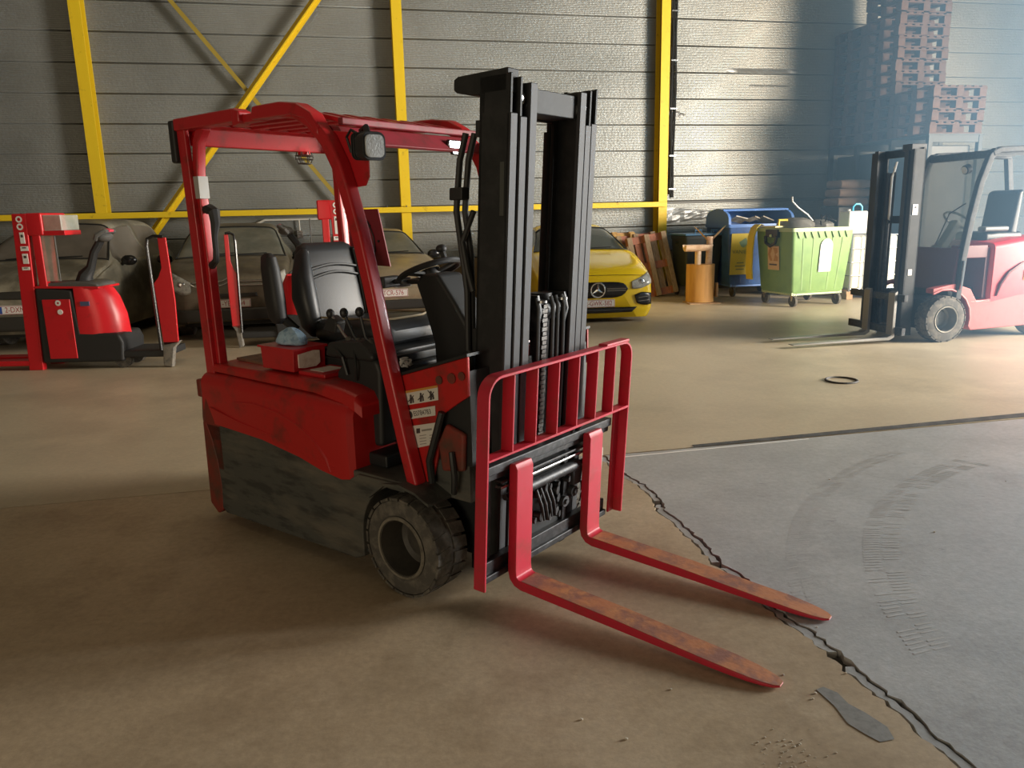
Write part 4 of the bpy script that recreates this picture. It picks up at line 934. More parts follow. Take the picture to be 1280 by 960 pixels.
# ================================================================ red powered pallet trucks
clear = mat('clear_plastic_screen', (0.45, 0.50, 0.44), 0.25, alpha=0.55, col2=(.6, .62, .56), scale=5)
greyp = mat('grey_plastic', (0.10, 0.10, 0.095), 0.45)
def pallet_truck(label, loc, rz, mir):
    t = thing('pallet_truck', label, 'pallet truck', loc, rz, 'red ride-on pallet trucks')
    X = lambda x, y, z: (mir * (x + (.08 if mir < 0 and x < .62 else 0) - (.42 * (x - 1.49) if mir < 0 and x > 1.49 else 0)), y, z + (.10 if mir < 0 and z > 1.45 and x < .65 else 0))
    def bd(b, n, m, p=t, **k): return b.build(n, m, p, xf=X, **k)
    def lean(b): return b
    # load mast column, slightly leaning
    b = MB(); b.add([(-.03, -.36, .0), (.13, -.36, .0), (.13, -.28, .0), (-.03, -.28, .0), (.04, -.36, 1.74), (.20, -.36, 1.74), (.20, -.28, 1.74), (.04, -.28, 1.74)], [(0, 1, 2, 3), (7, 6, 5, 4), (0, 4, 5, 1), (1, 5, 6, 2), (2, 6, 7, 3), (3, 7, 4, 0)])
    colm = bd(b, 'mast_column', red_bright, bevel=.008)
    b = MB(); b.add([(-.03, .05, .0), (.13, .05, .0), (.13, .13, .0), (-.03, .13, .0), (.04, .05, 1.74), (.20, .05, 1.74), (.20, .13, 1.74), (.04, .13, 1.74)], [(0, 1, 2, 3), (7, 6, 5, 4), (0, 4, 5, 1), (1, 5, 6, 2), (2, 6, 7, 3), (3, 7, 4, 0)])
    bd(b, 'mast_column', red_bright, bevel=.008)
    for z in (1.68, 1.60): bd(MB().lathe([(.028, -.363), (.036, -.366), (.018, -.366)], (.12, 0, z), 'y', 16, close=False), 'ring_sticker', whiteb, colm)
    for x, z0, z1, w_ in ((.125, 1.42, 1.54, .05), (.13, 1.34, 1.39, .085), (.125, 1.20, 1.31, .06), (.115, 1.13, 1.165, .085)):
        o = bd(MB().box(x - w_ / 2, x + w_ / 2, -.364, -.360, z0, z1), 'sticker', whiteb, colm, smooth=False)
        bd(MB().box(x - w_ / 4, x + w_ / 4, -.3655, -.3635, z0 + (z1 - z0) * .55, z0 + (z1 - z0) * .8), 'sticker_mark', ink, o, smooth=False)
    bd(MB().box(.18, .36, -.36, .13, 1.50, 1.745), 'head_housing', red_bright, bevel=.02)
    if mir > 0: bd(MB().box(.36, .56, -.34, .02, 1.55, 1.72), 'clear_cover', clear, bevel=.01)
    if mir > 0: bd(MB().box(.34, .59, -.35, -.02, 1.50, 1.55), 'cover_rim', red_bright, bevel=.004)
    bd(MB().box(.22, .31, -.35, -.27, .93, 1.52), 'inner_column', red_bright, bevel=.01)
    if mir > 0: bd(MB().box(.31, .46, -.335, -.325, 1.0, 1.50), 'clear_screen', clear, smooth=False)
    bd(MB().tube([(.46, -.33, 1.0), (.46, -.33, 1.52)], .008, 6), 'screen_edge', greyp)
    # body
    bd(MB().prism([(.14, .08), (1.06, .08), (1.08, .30), (1.04, .40), (.62, .42), (.58, .90), (.17, .93)], -.37, .16), 'chassis', blackp, bevel=.03, seg=3)
    pn = bd(MB().box(.24, .55, -.378, -.36, .13, .80), 'battery_door', red_bright, bevel=.006)
    bd(MB().lathe([(.02, -.380), (.032, -.3815), (.012, -.382)], (.42, 0, .76), 'y', 16, close=False), 'ring_sticker', whiteb, pn)
    bd(MB().cyl((.43, -.378, .66), (.43, -.382, .66), .03, 16), 'round_sticker', whiteb, pn)
    b = MB(); rings = []
    for z, x1, rd in ((.33, 1.03, .27), (.36, 1.05, .29), (.6, 1.03, .29), (.8, .98, .27), (.90, .93, .25), (.925, .90, .22)):
        ring = [(.60, -.365), (x1 - rd, -.365)] + [(x1 - rd + rd * math.sin(R(a)), -.365 + rd - rd * math.cos(R(a))) for a in (18, 36, 54, 72, 90)]
        ring += [(p[0] - .05, -p[1] - .22) for p in reversed(ring)]
        rings.append([(p[0], p[1], z) for p in ring])
    b.loft(rings); mc = bd(b, 'motor_cover', red_bright)
    bd(MB().box(.66, .76, -.372, -.36, .72, .77), 'badge', mat('blue_grey_badge', (.08, .1, .2), .5), mc)
    bd(MB().prism([(.17, .92), (.88, .90), (.85, .96), (.75, .99), (.2, .98)], -.33, .10), 'top_tray', greyp, bevel=.02)
    bd(MB().prism([(.17, .925), (.88, .905), (.88, .93), (.17, .95)], -.36, .12), 'top_edge', red_bright, bevel=.006)
    # tiller
    tb_ = bd(MB().tube([(.60, -.1, .97), (.62, -.1, 1.05), (.69, -.1, 1.13), (.75, -.1, 1.30), (.84, -.1, 1.43)], [.10, .08, .05, .045, .045], 10), 'tiller_arm', blackp)
    bd(MB().ball((.88, -.1, 1.47), (.10, .11, .06), 14, 8).tube([(.84, -.21, 1.44), (.87, -.23, 1.49), (.95, -.21, 1.53), (.95, .01, 1.53), (.87, .03, 1.49), (.84, .01, 1.44)], .026, 8), 'tiller_head', greyp, tb_)
    bd(MB().cbox((.96, -.1, 1.54), (.05, .10, .03), (0, 20, 0)), 'emergency_button', mat('pink_red', (.7, .06, .1), .4), tb_, bevel=.008)
    # platform, side guards
    bd(MB().box(1.05, 1.56, -.35, .16, .12, .20), 'platform', blackp, bevel=.015)
    for s in (-1,):
        g_ = bd(MB().tube([(1.66, s * .36, 1.46), (1.56, s * .36, 1.47), (1.49, s * .36, 1.44), (1.475, s * .36, 1.36), (1.50, s * .36, .20)], .018, 8), 'guard_tube', blackg)
        bd(MB().prism([(1.60, 1.45), (1.69, 1.45), (1.715, .75), (1.70, .28), (1.53, .25), (1.50, .95), (1.56, 1.02), (1.605, 1.12)], s * .36, s * .335), 'side_guard', red_bright, g_, bevel=.006)
    bd(MB().prism([(1.50, .02), (1.60, .0), (1.64, .22), (1.72, .30), (1.52, .30)], -.36, -.28), 'foot', mat('worn_grey_foot', (.22, .20, .17), .7, col2=(.1, .1, .09), scale=20), bevel=.01)
    for y in (-.27, .05):
        bd(MB().cyl((1.02, y - .04, .09), (1.02, y + .04, .09), .09, 20), 'castor', rubber)
        f_ = bd(MB().box(-1.20, .0, y - .09, y + .09, .05, .11), 'fork', red_bright, bevel=.012)
        bd(MB().cyl((-1.05, y - .05, .04), (-1.05, y + .05, .04), .04, 14), 'load_roller', rubber, f_)
    return t
pallet_truck('red pallet truck at the far left with stickers on its column and clear screen', (-5.46, 8.98, 0), R(0), 1)
pallet_truck('red pallet truck behind the forklift rear post, its guard before the brown hatchback', (-2.03, 10.42, 0), R(7), -1)

# ================================================================ second forklift, right
A2 = R(192); h2 = Vector((math.cos(A2), math.sin(A2), 0)); O2 = Vector((5.064, 9.606, 0))
f2t = thing('forklift', 'parked red forklift with windscreen at right, black mast to the left', 'forklift', O2, A2)
red2 = mat('second_truck_red', (0.50, 0.012, 0.025), 0.4, col2=(.3, .03, .03), scale=6, lo=.55, hi=.8)
red2f = mat('faded_red_chassis', (0.42, 0.08, 0.08), 0.55, col2=(.3, .06, .06), scale=5)
darkr = mat('dark_red_panel', (0.10, 0.012, 0.015), 0.5)
for s in (-1, 1):
    arc = [(0.0 + .36 * math.cos(R(a)), .27 + .36 * math.sin(R(a))) for a in (60, 80, 100, 120, 140, 160, 180, 195)]
    MB().prism([(.18, .64)] + [(x, z) for x, z in arc] + [(-.39, .12), (-1.75, .16), (-1.75, .60), (-1.1, .545), (-.44, .47), (-.34, .62), (-.12, .69)], s * .50, s * .38).build('chassis_side', red2f, f2t, bevel=.01)
    aw = MB(); aw.tube([(x * 1.0, s * .505, z) for x, z in arc], .014, 6); aw.build('fender_lip', red2f, f2t)
MB().box(-1.7, .2, -.38, .38, .15, .5).build('chassis', black, f2t)
hd = MB(); rings = []
for (x, zl, zt, hw, rd) in [(-.60, .46, 1.10, .47, .05), (-.63, .45, 1.15, .50, .07), (-1.0, .52, 1.20, .51, .08), (-1.5, .56, 1.20, .51, .1), (-1.75, .58, 1.14, .5, .1), (-1.82, .6, 1.05, .44, .1)]:
    rings.append(hood_ring(x, zl, zt, hw, rd, .012))
hd.loft(rings); h_o = hd.build('hood', red2, f2t)
MB().tube([(-.70, .508, .52), (-.74, .514, .66), (-.84, .516, .80), (-1.0, .516, .90), (-1.2, .515, .96)], [.012, .02, .02, .015, .006], 6).build('dark_swoosh', darkr, h_o)
MB().box(-1.24, -1.06, .512, .518, .70, .82).build('green_logo_plate', mat('yellow_print', (.7, .55, .05), .5), h_o, smooth=False)
MB().box(-1.235, -1.075, .516, .520, .715, .805).build('green_logo', mat('green_print', (.03, .30, .12), .5), h_o, smooth=False)
MB().box(-.56, -.13, .36, .46, .98, 1.13).build('door_panel', darkr, f2t, bevel=.01)
MB().box(-.58, -.20, -.40, .30, .50, .62).build('cab_floor', black, f2t)
MB().box(-.60, -.55, -.45, .45, .50, 1.1).build('cab_bulkhead', darkr, f2t)
MB().prism([(-.08, .60), (-.13, 1.10), (-.17, 1.10), (-.14, .60)], -.48, .48).build('front_panel', darkr, f2t, bevel=.01)
pst = [(-.16, .50), (-.19, 1.0), (-.25, 1.45), (-.33, 1.85), (-.43, 2.14), (-.50, 2.21)]
greyf = mat('grey_black_frame', (.014, .015, .017), .7, col2=(.035, .035, .037), scale=30)
for s in (-1, 1):
    b = MB(); sect_path(b, pst, .085, .07, s * .485); b.build('front_pillar', greyf, f2t, bevel=.015)
    b = MB(); sect_path(b, [(-1.75, 1.1), (-1.72, 1.6), (-1.62, 2.18)], .08, .07, s * .485); b.build('rear_pillar', greyf, f2t, bevel=.01)
    b = MB(); sect_path(b, [(-.44, 2.17), (-.55, 2.215), (-1.0, 2.23), (-1.65, 2.20)], .07, .08, s * .485); b.build('roof_rail', greyf, f2t, bevel=.015)
MB().bar((-.46, -.5, 2.17), (-.46, .5, 2.17), .09, .09).build('front_beam', greyf, f2t, bevel=.02)
for k in range(5): MB().box(-1.6, -.5, -.38 + k * .19 - .02, -.38 + k * .19 + .02, 2.20, 2.225).build('roof_bar', greyf, f2t)
clearw = mat('dirty_windscreen', (0.16, 0.19, 0.17), 0.12, alpha=0.5, col2=(.25, .28, .25), scale=3)
MB().add([(-.165, -.45, 1.10), (-.165, .45, 1.10), (-.42, .45, 2.12), (-.42, -.45, 2.12), (-.17, -.45, 1.10), (-.17, .45, 1.10), (-.425, .45, 2.12), (-.425, -.45, 2.12)], [(0, 1, 2, 3), (7, 6, 5, 4), (0, 4, 5, 1), (1, 5, 6, 2), (2, 6, 7, 3), (3, 7, 4, 0)]).build('windscreen', clearw, f2t, smooth=False)
MB().tube([(-.14, .10, 1.14), (-.25, .15, 1.50), (-.30, .34, 1.62)], .008, 6).build('wiper', black, f2t)
for s in (.30,): MB().cyl((-.33, s, 2.02), (-.27, s, 2.0), .055, 16).build('work_lamp', blackp, f2t, bevel=.004); MB().cyl((-.268, s, 2.0), (-.262, s, 1.998), .042, 16).build('lamp_lens', mat('lamp_lens', (.5, .5, .5), .2), f2t)
sw_c = Vector((-.50, .0, 1.42)); MB().tube([sw_c + Vector((.15 * math.cos(a) * .85, .17 * math.sin(a), .10 * math.cos(a))) for a in [k * math.pi / 10 for k in range(20)]], .014, 6, close=True).build('steering_wheel', blackg, f2t)
MB().bar((-.25, 0, 1.0), (-.5, 0, 1.40), .12, .10).build('steering_column', blackp, f2t, bevel=.02)
MB().box(-1.25, -.70, -.25, .25, 1.15, 1.27).build('seat_cushion', leather, f2t, bevel=.04, seg=3)
MB().prism([(-1.18, 1.22), (-1.05, 1.24), (-1.12, 1.75), (-1.22, 1.78)], -.24, .24).build('seat_backrest', leather, f2t, bevel=.04, seg=3)
MB().box(-.95, -.6, .22, .34, 1.28, 1.34).build('armrest', greyp, f2t, bevel=.02)
MB().cyl((-.22, .455, 1.0), (-.20, .475, 1.0), .035, 14).build('indicator_lamp', mat('orange_lens', (.5, .2, .02), .3), f2t)
for z in (.52, .60, .68, .76): MB().box(-.20, -.14, .505, .515, z, z + .05).build('grip_plate', chrome, f2t, bevel=.003) if False else None
MB().tube([(-.17, .53, .62), (-.185, .53, .96)], .014, 6).build('grab_rail', chrome, f2t)
MB().box(-.62, -.36, .40, .50, .462, .474).build('step_edge', mat('pale_step', (.55, .5, .5), .5), f2t)
wheel(f2t, 0, .545, .275, .275, .20, 1, .155, 'front_wheel', hub=mat('pale_rim', (.20, .19, .17), .5, metal=.3), lugs=20)
wheel(f2t, 0, -.545, .275, .275, .20, -1, .155, 'front_wheel', hub=MT['pale_rim'], lugs=20)
wheel(f2t, -1.40, .45, .23, .23, .16, 1, .13, 'rear_wheel', hub=MT['pale_rim'], tread=False)
wheel(f2t, -1.40, -.45, .23, .23, .16, -1, .13, 'rear_wheel', hub=MT['pale_rim'], tread=False)
for nm, yo, yi, xa, xb, zt in (('outer_rail', .37, .30, .33, .48, 2.24), ('inner_rail', .295, .23, .35, .50, 2.26)):
    for s in (-1, 1):
        b = MB().box(xa, xb, s * yo, s * (yo - .016), .08, zt).box(xa, xa + .015, s * yo, s * yi, .08, zt)
        o = b.build(nm, mastm, f2t); MB().box(xb - .015, xb + .002, s * yo, s * yi, .08, zt).build('front_flange', flange, o)
for z in (2.17, 1.4, .5): MB().box(.33, .36, -.36, .36, z, z + .09).build('tie_bar', mastm, f2t, bevel=.004)
MB().box(.30, .50, .18, .34, 2.225, 2.30).build('mast_head', flange, f2t, bevel=.006)
MB().tube([(.40, -.06, 2.05), (.40, -.02, 2.12), (.40, -.05, 2.02), (.42, -.06, 1.95), (.42, -.06, 1.45), (.42, -.02, 1.44)], .012, 6).build('steel_pipe', mat('bright_pipe', (.75, .76, .76), .3), f2t)
for y in (-.16, .12): MB().cyl((.36, y, .15), (.36, y, 2.0), .03, 12).build('lift_cylinder', carr, f2t)
MB().tube([(.45, .03, 2.0), (.46, .03, 1.2), (.46, .03, .5)], .014, 6).build('hose', blackp, f2t)
MB().tube([(.45, -.10, 2.0), (.46, -.10, 1.2), (.46, -.10, .5)], .014, 6).build('hose', blackp, f2t)
so = MB().box(.38, .45, .372, .376, 1.50, 1.62).build('mast_sticker', whiteb, f2t, smooth=False)
MB().cyl((.415, .376, 1.585), (.415, .378, 1.585), .014, 12).build('sticker_mark', ink, so)
MB().box(.39, .44, .372, .376, .80, .87).build('mast_sticker', whiteb, f2t, smooth=False)
MB().box(.51, .56, -.50, .50, .50, .58).build('upper_carriage_bar', carr, f2t, bevel=.004)
MB().box(.51, .56, -.50, .50, .10, .19).build('lower_carriage_bar', carr, f2t, bevel=.004)
for y in (-.3, .28): MB().box(.50, .53, y, y + .04, .1, .58).build('carriage_upright', carr, f2t)
for y in (-.12, .33):
    b = MB(); b.prism([(.56, .62), (.60, .60), (.60, .10), (.66, .075), (1.9, .05), (1.9, .04), (.62, .035), (.56, .07)], y - .055, y + .055)
    o = b.build('fork', mat('pale_worn_fork', (.28, .27, .25), .4, metal=.5), f2t, bevel=.006)

# ================================================================ waste containers
def container(name, label, loc, rz, W_, D_, H_, m, mrim, group=None, teeth=True, zb=.22, topo=True):
    t = thing(name, label, 'waste container', loc, rz, group)
    b = MB(); rings = []
    for z, k in ((zb, .80), (zb + .04, .84), (H_ - .18, .955), (H_, .97)):
        rings.append(rr_ring((0, 0, z), (1, 0, 0), (0, 1, 0), W_ / 2 * k, D_ / 2 * k, .05))
    for z, k in ((H_ - .002, .93), (H_ - .2, .92), (zb + .1, .80)):
        rings.append(rr_ring((0, 0, z), (1, 0, 0), (0, 1, 0), W_ / 2 * k, D_ / 2 * k, .05))
    b.loft(rings); body = b.build('body', m, t)
    b = MB()
    o_ = rr_ring((0, 0, 0), (1, 0, 0), (0, 1, 0), W_ / 2, D_ / 2, .05); i_ = rr_ring((0, 0, 0), (1, 0, 0), (0, 1, 0), W_ / 2 * .93, D_ / 2 * .93, .04)
    b.loft([[p + Vector((0, 0, z)) for p in q] for z, q in ((H_ - .055, o_), (H_ + .005, o_), (H_ + .005, i_), (H_ - .055, i_))], ring=True, caps=False); b.build('rim', mrim, t)
    # ribs on front and sides
    for k, x in enumerate((-.62, -.30, .30, .62)):
        b = MB(); x0 = x * W_ / 2
        b.add([(x0 * .86 - .012, -D_ / 2 * .84 - .004, zb + .05), (x0 * .86 + .012, -D_ / 2 * .84 - .004, zb + .05), (x0 + .012, -D_ / 2 * .96 - .006, H_ - .16), (x0 - .012, -D_ / 2 * .96 - .006, H_ - .16),
               (x0 * .86 - .012, -D_ / 2 * .80, zb + .05), (x0 * .86 + .012, -D_ / 2 * .80, zb + .05), (x0 + .012, -D_ / 2 * .93, H_ - .16), (x0 - .012, -D_ / 2 * .93, H_ - .16)],
              [(0, 1, 2, 3), (0, 3, 7, 4), (1, 5, 6, 2), (3, 2, 6, 7)])
        b.build('rib', m, body, smooth=False)
    if teeth:
        for k in range(8):
            x = -W_ / 2 * .86 + (k + .5) * W_ * .86 / 8; w_ = W_ * .86 / 8 * .5
            MB().prism([(x - w_ * .9, H_ - .055), (x + w_ * .9, H_ - .055), (x + w_ * .15, H_ - .16), (x - w_ * .15, H_ - .16)], -D_ / 2 - .0, -D_ / 2 * .955).build('rim_web', m, t, smooth=False)
    MB().box(-W_ / 2 * .80, W_ / 2 * .80, -D_ / 2 * .8, D_ / 2 * .8, zb - .03, zb + .02).build('base_frame', mrim, t)
    for sx in (-1, 1):
        for sy in (-1, 1):
            x, y = sx * W_ / 2 * .70, sy * D_ / 2 * .72
            c_ = MB().cyl((x - .022, y, .095), (x + .022, y, .095), .095, 18).build('castor_wheel', rubber, t)
            MB().prism([(y - .05, zb), (y + .05, zb), (y + .02, .09), (y - .02, .09)], x - .034, x - .026, 'x').build('castor_fork', chrome, c_); MB().prism([(y - .05, zb), (y + .05, zb), (y + .02, .09), (y - .02, .09)], x + .026, x + .034, 'x').build('castor_fork', chrome, c_)
    for s in (-1, 1): MB().cyl((s * W_ / 2 * .95, 0, H_ - .12), (s * (W_ / 2 + .05), 0, H_ - .12), .025, 12).build('trunnion', mrim, t)
    return t, body
gr = mat('green_container', (0.19, 0.32, 0.105), .55, col2=(.15, .26, .09), scale=4, lo=.5, hi=.7)
grr = mat('pale_green_rim', (.42, .52, .30), .5)
gt, gb = container('green_container', 'light green wheeled waste container with white arched sticker', (5.03, 13.32, 0), R(18), 1.26, 1.02, 1.29, gr, grr)
def arch(x0, x1, z0, z1, y0, y1):
    r_ = (x1 - x0) / 2; pts = [(x0, z0), (x1, z0), (x1, z1 - r_)] + [((x0 + x1) / 2 + r_ * math.cos(R(a)), z1 - r_ + r_ * math.sin(R(a))) for a in range(15, 180, 15)] + [(x0, z1 - r_)]
    return MB().prism(pts, 0, .004)
o = arch(-.12, .12, -.27, .27, 0, 0).build('white_sticker', whiteb, gt, smooth=False); o.location = (.07, -.487, .84); o.rotation_euler = (R(3.6), 0, 0)
o = MB().box(-.15, .15, -.004, .0, -.20, .20).build('orange_sticker', mat('pale_orange', (.62, .42, .22), .5), gt, smooth=False); o.location = (-.592, .0, .80); o.rotation_euler = (R(4.5), 0, R(-90))
b = MB().prism([(-.09, .17), (-.02, .17), (-.08, .06), (-.02, -.05), (-.09, -.05), (-.14, .06)], -.006, -.004).prism([(.0, .17), (.12, .17), (.12, .10), (.06, .06), (.12, .02), (.12, -.05), (.0, -.05), (.05, .06)], -.006, -.004)
ok_ = b.build('sticker_logo', mat('dark_orange', (.45, .22, .05), .5), o, smooth=False)
MB().box(-.11, .09, -.006, -.004, -.125, -.10).build('sticker_lines', ink, o, smooth=False)
MB().box(-.66, -.60, -.16, .16, 1.14, 1.27).tube([(-.66, -.15, 1.16), (-.67, -.12, 1.05), (-.67, 0, 1.0), (-.67, .12, 1.05), (-.66, .15, 1.16)], .03, 8).build('side_handle', blackg, gt, bevel=.005)
# yellow lid hanging at the left rear
b = MB(); rings = []
for z, x in ((.42, -.80), (.6, -.82), (.9, -.82), (1.15, -.80), (1.30, -.75), (1.36, -.67), (1.33, -.60)):
    rings.append([(x + .03, .33, z), (x + .03, .50, z), (x + .06, .50, z), (x + .06, .33, z)])
b.loft(rings); b.build('hinged_lid', mat('yellow_lid', (.66, .50, .04), .5), gt, bevel=.006)
MB().box(-.60, -.2, -.02, .45, 1.30, 1.325).build('lid_flap', mat('pale_yellow', (.75, .68, .35), .5), gt, bevel=.005)
for x, y in ((-.52, .0), (.10, .30)): MB().tube([(x, y, 1.31), (x, y, 1.42), (x + .16, y, 1.42), (x + .16, y, 1.31)], .022, 6).build('lid_handle', MT['yellow_lid'], gt)
GM = Matrix.Translation((5.03, 13.32, 0)) @ Matrix.Rotation(R(18), 4, 'Z')
def loose(b, n, m, lb, cat, mx=GM, group=None, **k):
    o = b.build(n, m, None, **k); o.matrix_world = mx; tag(o, lb, cat, group); return o
def bag(c, r, seed, n=14):
    rr = random.Random(seed); b = MB(); rings = []
    for j in range(1, 8):
        t = math.pi * j / 8; rings.append([(c[0] + r[0] * math.sin(t) * math.cos(a) * rr.uniform(.86, 1.08), c[1] + r[1] * math.sin(t) * math.sin(a) * rr.uniform(.86, 1.08), c[2] + r[2] * math.cos(t)) for a in [k * 2 * math.pi / n for k in range(n)]])
    return b.loft(rings)
bagm = mat('grey_black_bag', (.15, .145, .13), .35, bump=.6, bscale=12)
loose(bag((-.15, .05, 1.30), (.30, .34, .17), 3), 'rubbish_bag', bagm, 'grey rubbish bag heaped in the left half of the green container', 'bag')
loose(bag((.30, .05, 1.29), (.26, .30, .14), 5), 'rubbish_bag', bagm, 'dark rubbish bag heaped in the right half of the green container', 'bag')
b = MB(); rr = random.Random(2)
for k in range(26): p = Vector((rr.uniform(.05, .5), rr.uniform(-.3, .2), rr.uniform(1.32, 1.42))); b.bar(p, p + Vector((rr.uniform(-.12, .12), rr.uniform(-.1, .1), rr.uniform(0, .12))), .018, .004)
o = loose(b, 'metal_shavings', black, 'tangle of dark scrap strips on top of the green container', 'scrap'); o['kind'] = 'stuff'
loose(MB().tube([(.20, 0, 1.36), (.05, 0, 1.50), (-.15, 0, 1.62), (-.27, 0, 1.72), (-.28, 0, 1.80)], .014, 8), 'bent_rod', mat('pale_metal', (.55, .56, .55), .35, metal=.5), 'bent metal rod sticking up out of the green container', 'rod')

blu = mat('blue_container', (0.05, 0.13, 0.36), .5, col2=(.04, .08, .20), scale=4)
blr = mat('blue_rim', (0.10, 0.22, 0.55), .45)
bt, bbo = container('blue_container', 'blue wheeled waste container with open dome lid and yellow poster', (4.62, 15.05, 0), R(10), 1.36, 1.04, 1.34, blu, blr, teeth=False)
for sx in (-.66, .60):
    pts = [(-.50, 1.34)] + [(-.50 * math.cos(R(a)), 1.34 + .28 * math.sin(R(a)) ** .6) for a in range(15, 180, 15)] + [(.50, 1.34)]
    MB().prism(pts, sx, sx + .05, 'x').build('dome_side', blr, bt)
b = MB(); rings = []
for a in range(60, 185, 12):
    y, z = -.50 * math.cos(R(a)), 1.34 + .28 * max(0, math.sin(R(a))) ** .6; rings.append([(-.66, y, z), (.65, y, z), (.65, y * 1.02, z + .012), (-.66, y * 1.02, z + .012)])
b.loft(rings); b.build('dome_lid', blr, bt)
b = MB().tube([(-.66, -.25, 1.60), (.65, -.25, 1.60)], .02, 6); b.build('dome_edge', blr, bt)
MB().box(-.50, .60, -.2, .3, 1.25, 1.38).build('inner_shadow_box', black, bt) if False else None
BM = Matrix.Translation((4.62, 15.05, 0)) @ Matrix.Rotation(R(10), 4, 'Z')
po = MB().box(-.30, .10, -.004, 0, -.38, .38).build('yellow_poster', mat('yellow_poster', (.62, .47, .06), .5), bt, smooth=False); po.location = (-.30, -.495, .80); po.rotation_euler = (R(3.6), 0, 0)
MB().prism([(-.15, .22), (-.02, .30), (.04, .20), (-.05, .12), (-.10, .14)], -.007, -.004).build('leaf_logo', mat('olive_print', (.2, .3, .2), .5), po, smooth=False)
text('VANIER', 'poster_title', .10, mat('grey_green_ink', (.2, .2, .1), .5), po, (-.10, -.006, .04), (R(90), 0, 0), .0005)
for k, w_ in enumerate((.14, .20, .16)): MB().box(-.10 - w_ / 2, -.10 + w_ / 2, -.006, -.004, -.17 - k * .06, -.15 - k * .06).build('poster_line', MT['grey_green_ink'], po, smooth=False)
rr = random.Random(8)
for k in range(3):
    loose(MB().cbox((-.30 + k * .28, -.1 + rr.uniform(-.1, .1), 1.38 + rr.uniform(0, .05)), (.26, .22, .02), (rr.uniform(-30, 30), rr.uniform(-30, 30), rr.uniform(0, 90))), 'cardboard_sheet', mat('dirty_cardboard', (.3, .26, .2), .8, col2=(.5, .5, .48), scale=9),
          ('left', 'middle', 'right')[k] + ' piece of dirty cardboard in the open mouth of the blue container', 'cardboard', BM, 'cardboard scraps in the blue container')
dkb = mat('dark_container', (.022, .03, .033), .6)
kt, kb = container('dark_container', 'dark grey waste container with blue lid, between leaning pallets and blue container', (3.62, 15.05, 0), R(10), .78, .74, 1.14, dkb, dkb, teeth=False)
MB().box(-.40, .40, -.40, .40, 1.15, 1.19).build('lid', mat('dusty_blue_lid', (.06, .16, .30), .5), kt, bevel=.015)
for x in (-.2, .12): MB().tube([(x, -.38, 1.19), (x, -.38, 1.25), (x + .12, -.38, 1.25), (x + .12, -.38, 1.19)], .015, 6).build('lid_handle', MT['dusty_blue_lid'], kt)

# ================================================================ liquid tank in a cage, canisters
IBL = (6.42, 14.30, 0); IA = R(12)
it = thing('caged_tank', 'white plastic tank in a wire cage on a wooden pallet, right of the green container', 'tank', IBL, IA)
MB().box(-.46, .46, -.46, .46, .16, 1.12).build('tank', mat('milky_plastic', (.62, .64, .56), .5), it, bevel=.06, seg=3)
for i in range(5):
    z = .18 + i * .235
    MB().tube([(-.5, -.5, z), (.5, -.5, z), (.5, .5, z), (-.5, .5, z)], .009, 6, close=True).build('cage_hoop', chrome, it)
for i in range(5):
    x = -.5 + i / 4
    MB().cyl((x, -.51, .14), (x, -.51, 1.14), .009, 6).build('cage_bar', chrome, it)
    MB().cyl((-.51, x, .14), (-.51, x, 1.14), .010, 6).build('cage_bar', chrome, it)
for y in (-.45, 0, .45): MB().box(-.55, .55, y - .05, y + .05, .10, .14).build('pallet_board', wood, it)
for x in (-.48, 0, .48): MB().box(x - .06, x + .06, -.5, .5, 0, .10).build('pallet_block', wood, it)
whitec = mat('white_canister', (.70, .72, .70), .45)
for k, (x, y, lb) in enumerate([(-.30, -.20, 'white canister with a blue handle on top of the caged tank'), (.14, -.25, 'white canister without visible handle on the caged tank, right one')]):
    c = thing('canister', lb, 'canister', Vector(IBL) + Matrix.Rotation(IA, 3, 'Z') @ Vector((x, y, 1.14)), IA + R(-6 * k), 'canisters on the caged tank')
    MB().box(-.19, .19, -.15, .15, 0, .40 - .03 * k).build('body', whitec, c, bevel=.03, seg=3)
    MB().cyl((-.1, 0, .39 - .03 * k), (-.1, 0, .43 - .03 * k), .03, 12).build('cap', whitec, c)
    if k == 0: MB().tube([(-.02, 0, .39), (-.02, 0, .47), (.03, 0, .52), (.11, 0, .52), (.16, 0, .47), (.16, 0, .39)], .018, 8).build('handle', mat('sky_blue_plastic', (.05, .38, .60), .4), c)

# ================================================================ wooden stump with carved toy-like piece
sp = thing('wooden_stump', 'pale half-round wooden stump on a thin board, beside the leaning pallets', 'stump', (3.42, 13.72, 0), R(4))
MB().box(-.28, .28, -.22, .22, 0, .015).build('base_board', wood, sp)
rings = []
for z in (.016, .68):
    ring = [(.235 * math.cos(R(a)), -.20 * math.sin(R(a)) + .08, z) for a in range(0, 181, 15)] + [(-.235, .2, z), (.235, .2, z)]
    rings.append(ring)
MB().loft(rings).build('log', mat('orange_pine', (.62, .33, .10), .6, col2=(.50, .25, .07), scale=4, stretch=(3, 3, .3)), sp, ang=50)
MB().box(.145, .165, -.10, -.05, .02, .68).build('split', mat('dark_split', (.12, .06, .03), .8), sp) if False else None
MB().box(.245, .275, -.05, .05, .1, .35).build('side_chip', wood, sp)
so = thing('wood_carving', 'pale carved wooden figure of pegs and split shells standing on the stump', 'carving', (3.42, 13.72, .68), R(4))
palew = mat('pale_carved_wood', (.78, .58, .42), .55, col2=(.60, .36, .22), scale=6)
MB().cyl((-.09, 0, 0), (-.09, 0, .25), .055, 14).build('peg', palew, so)
MB().cyl((.12, .05, 0), (.13, .05, .48), .06, 14, .055).build('peg', palew, so)
b = MB(); rings = []
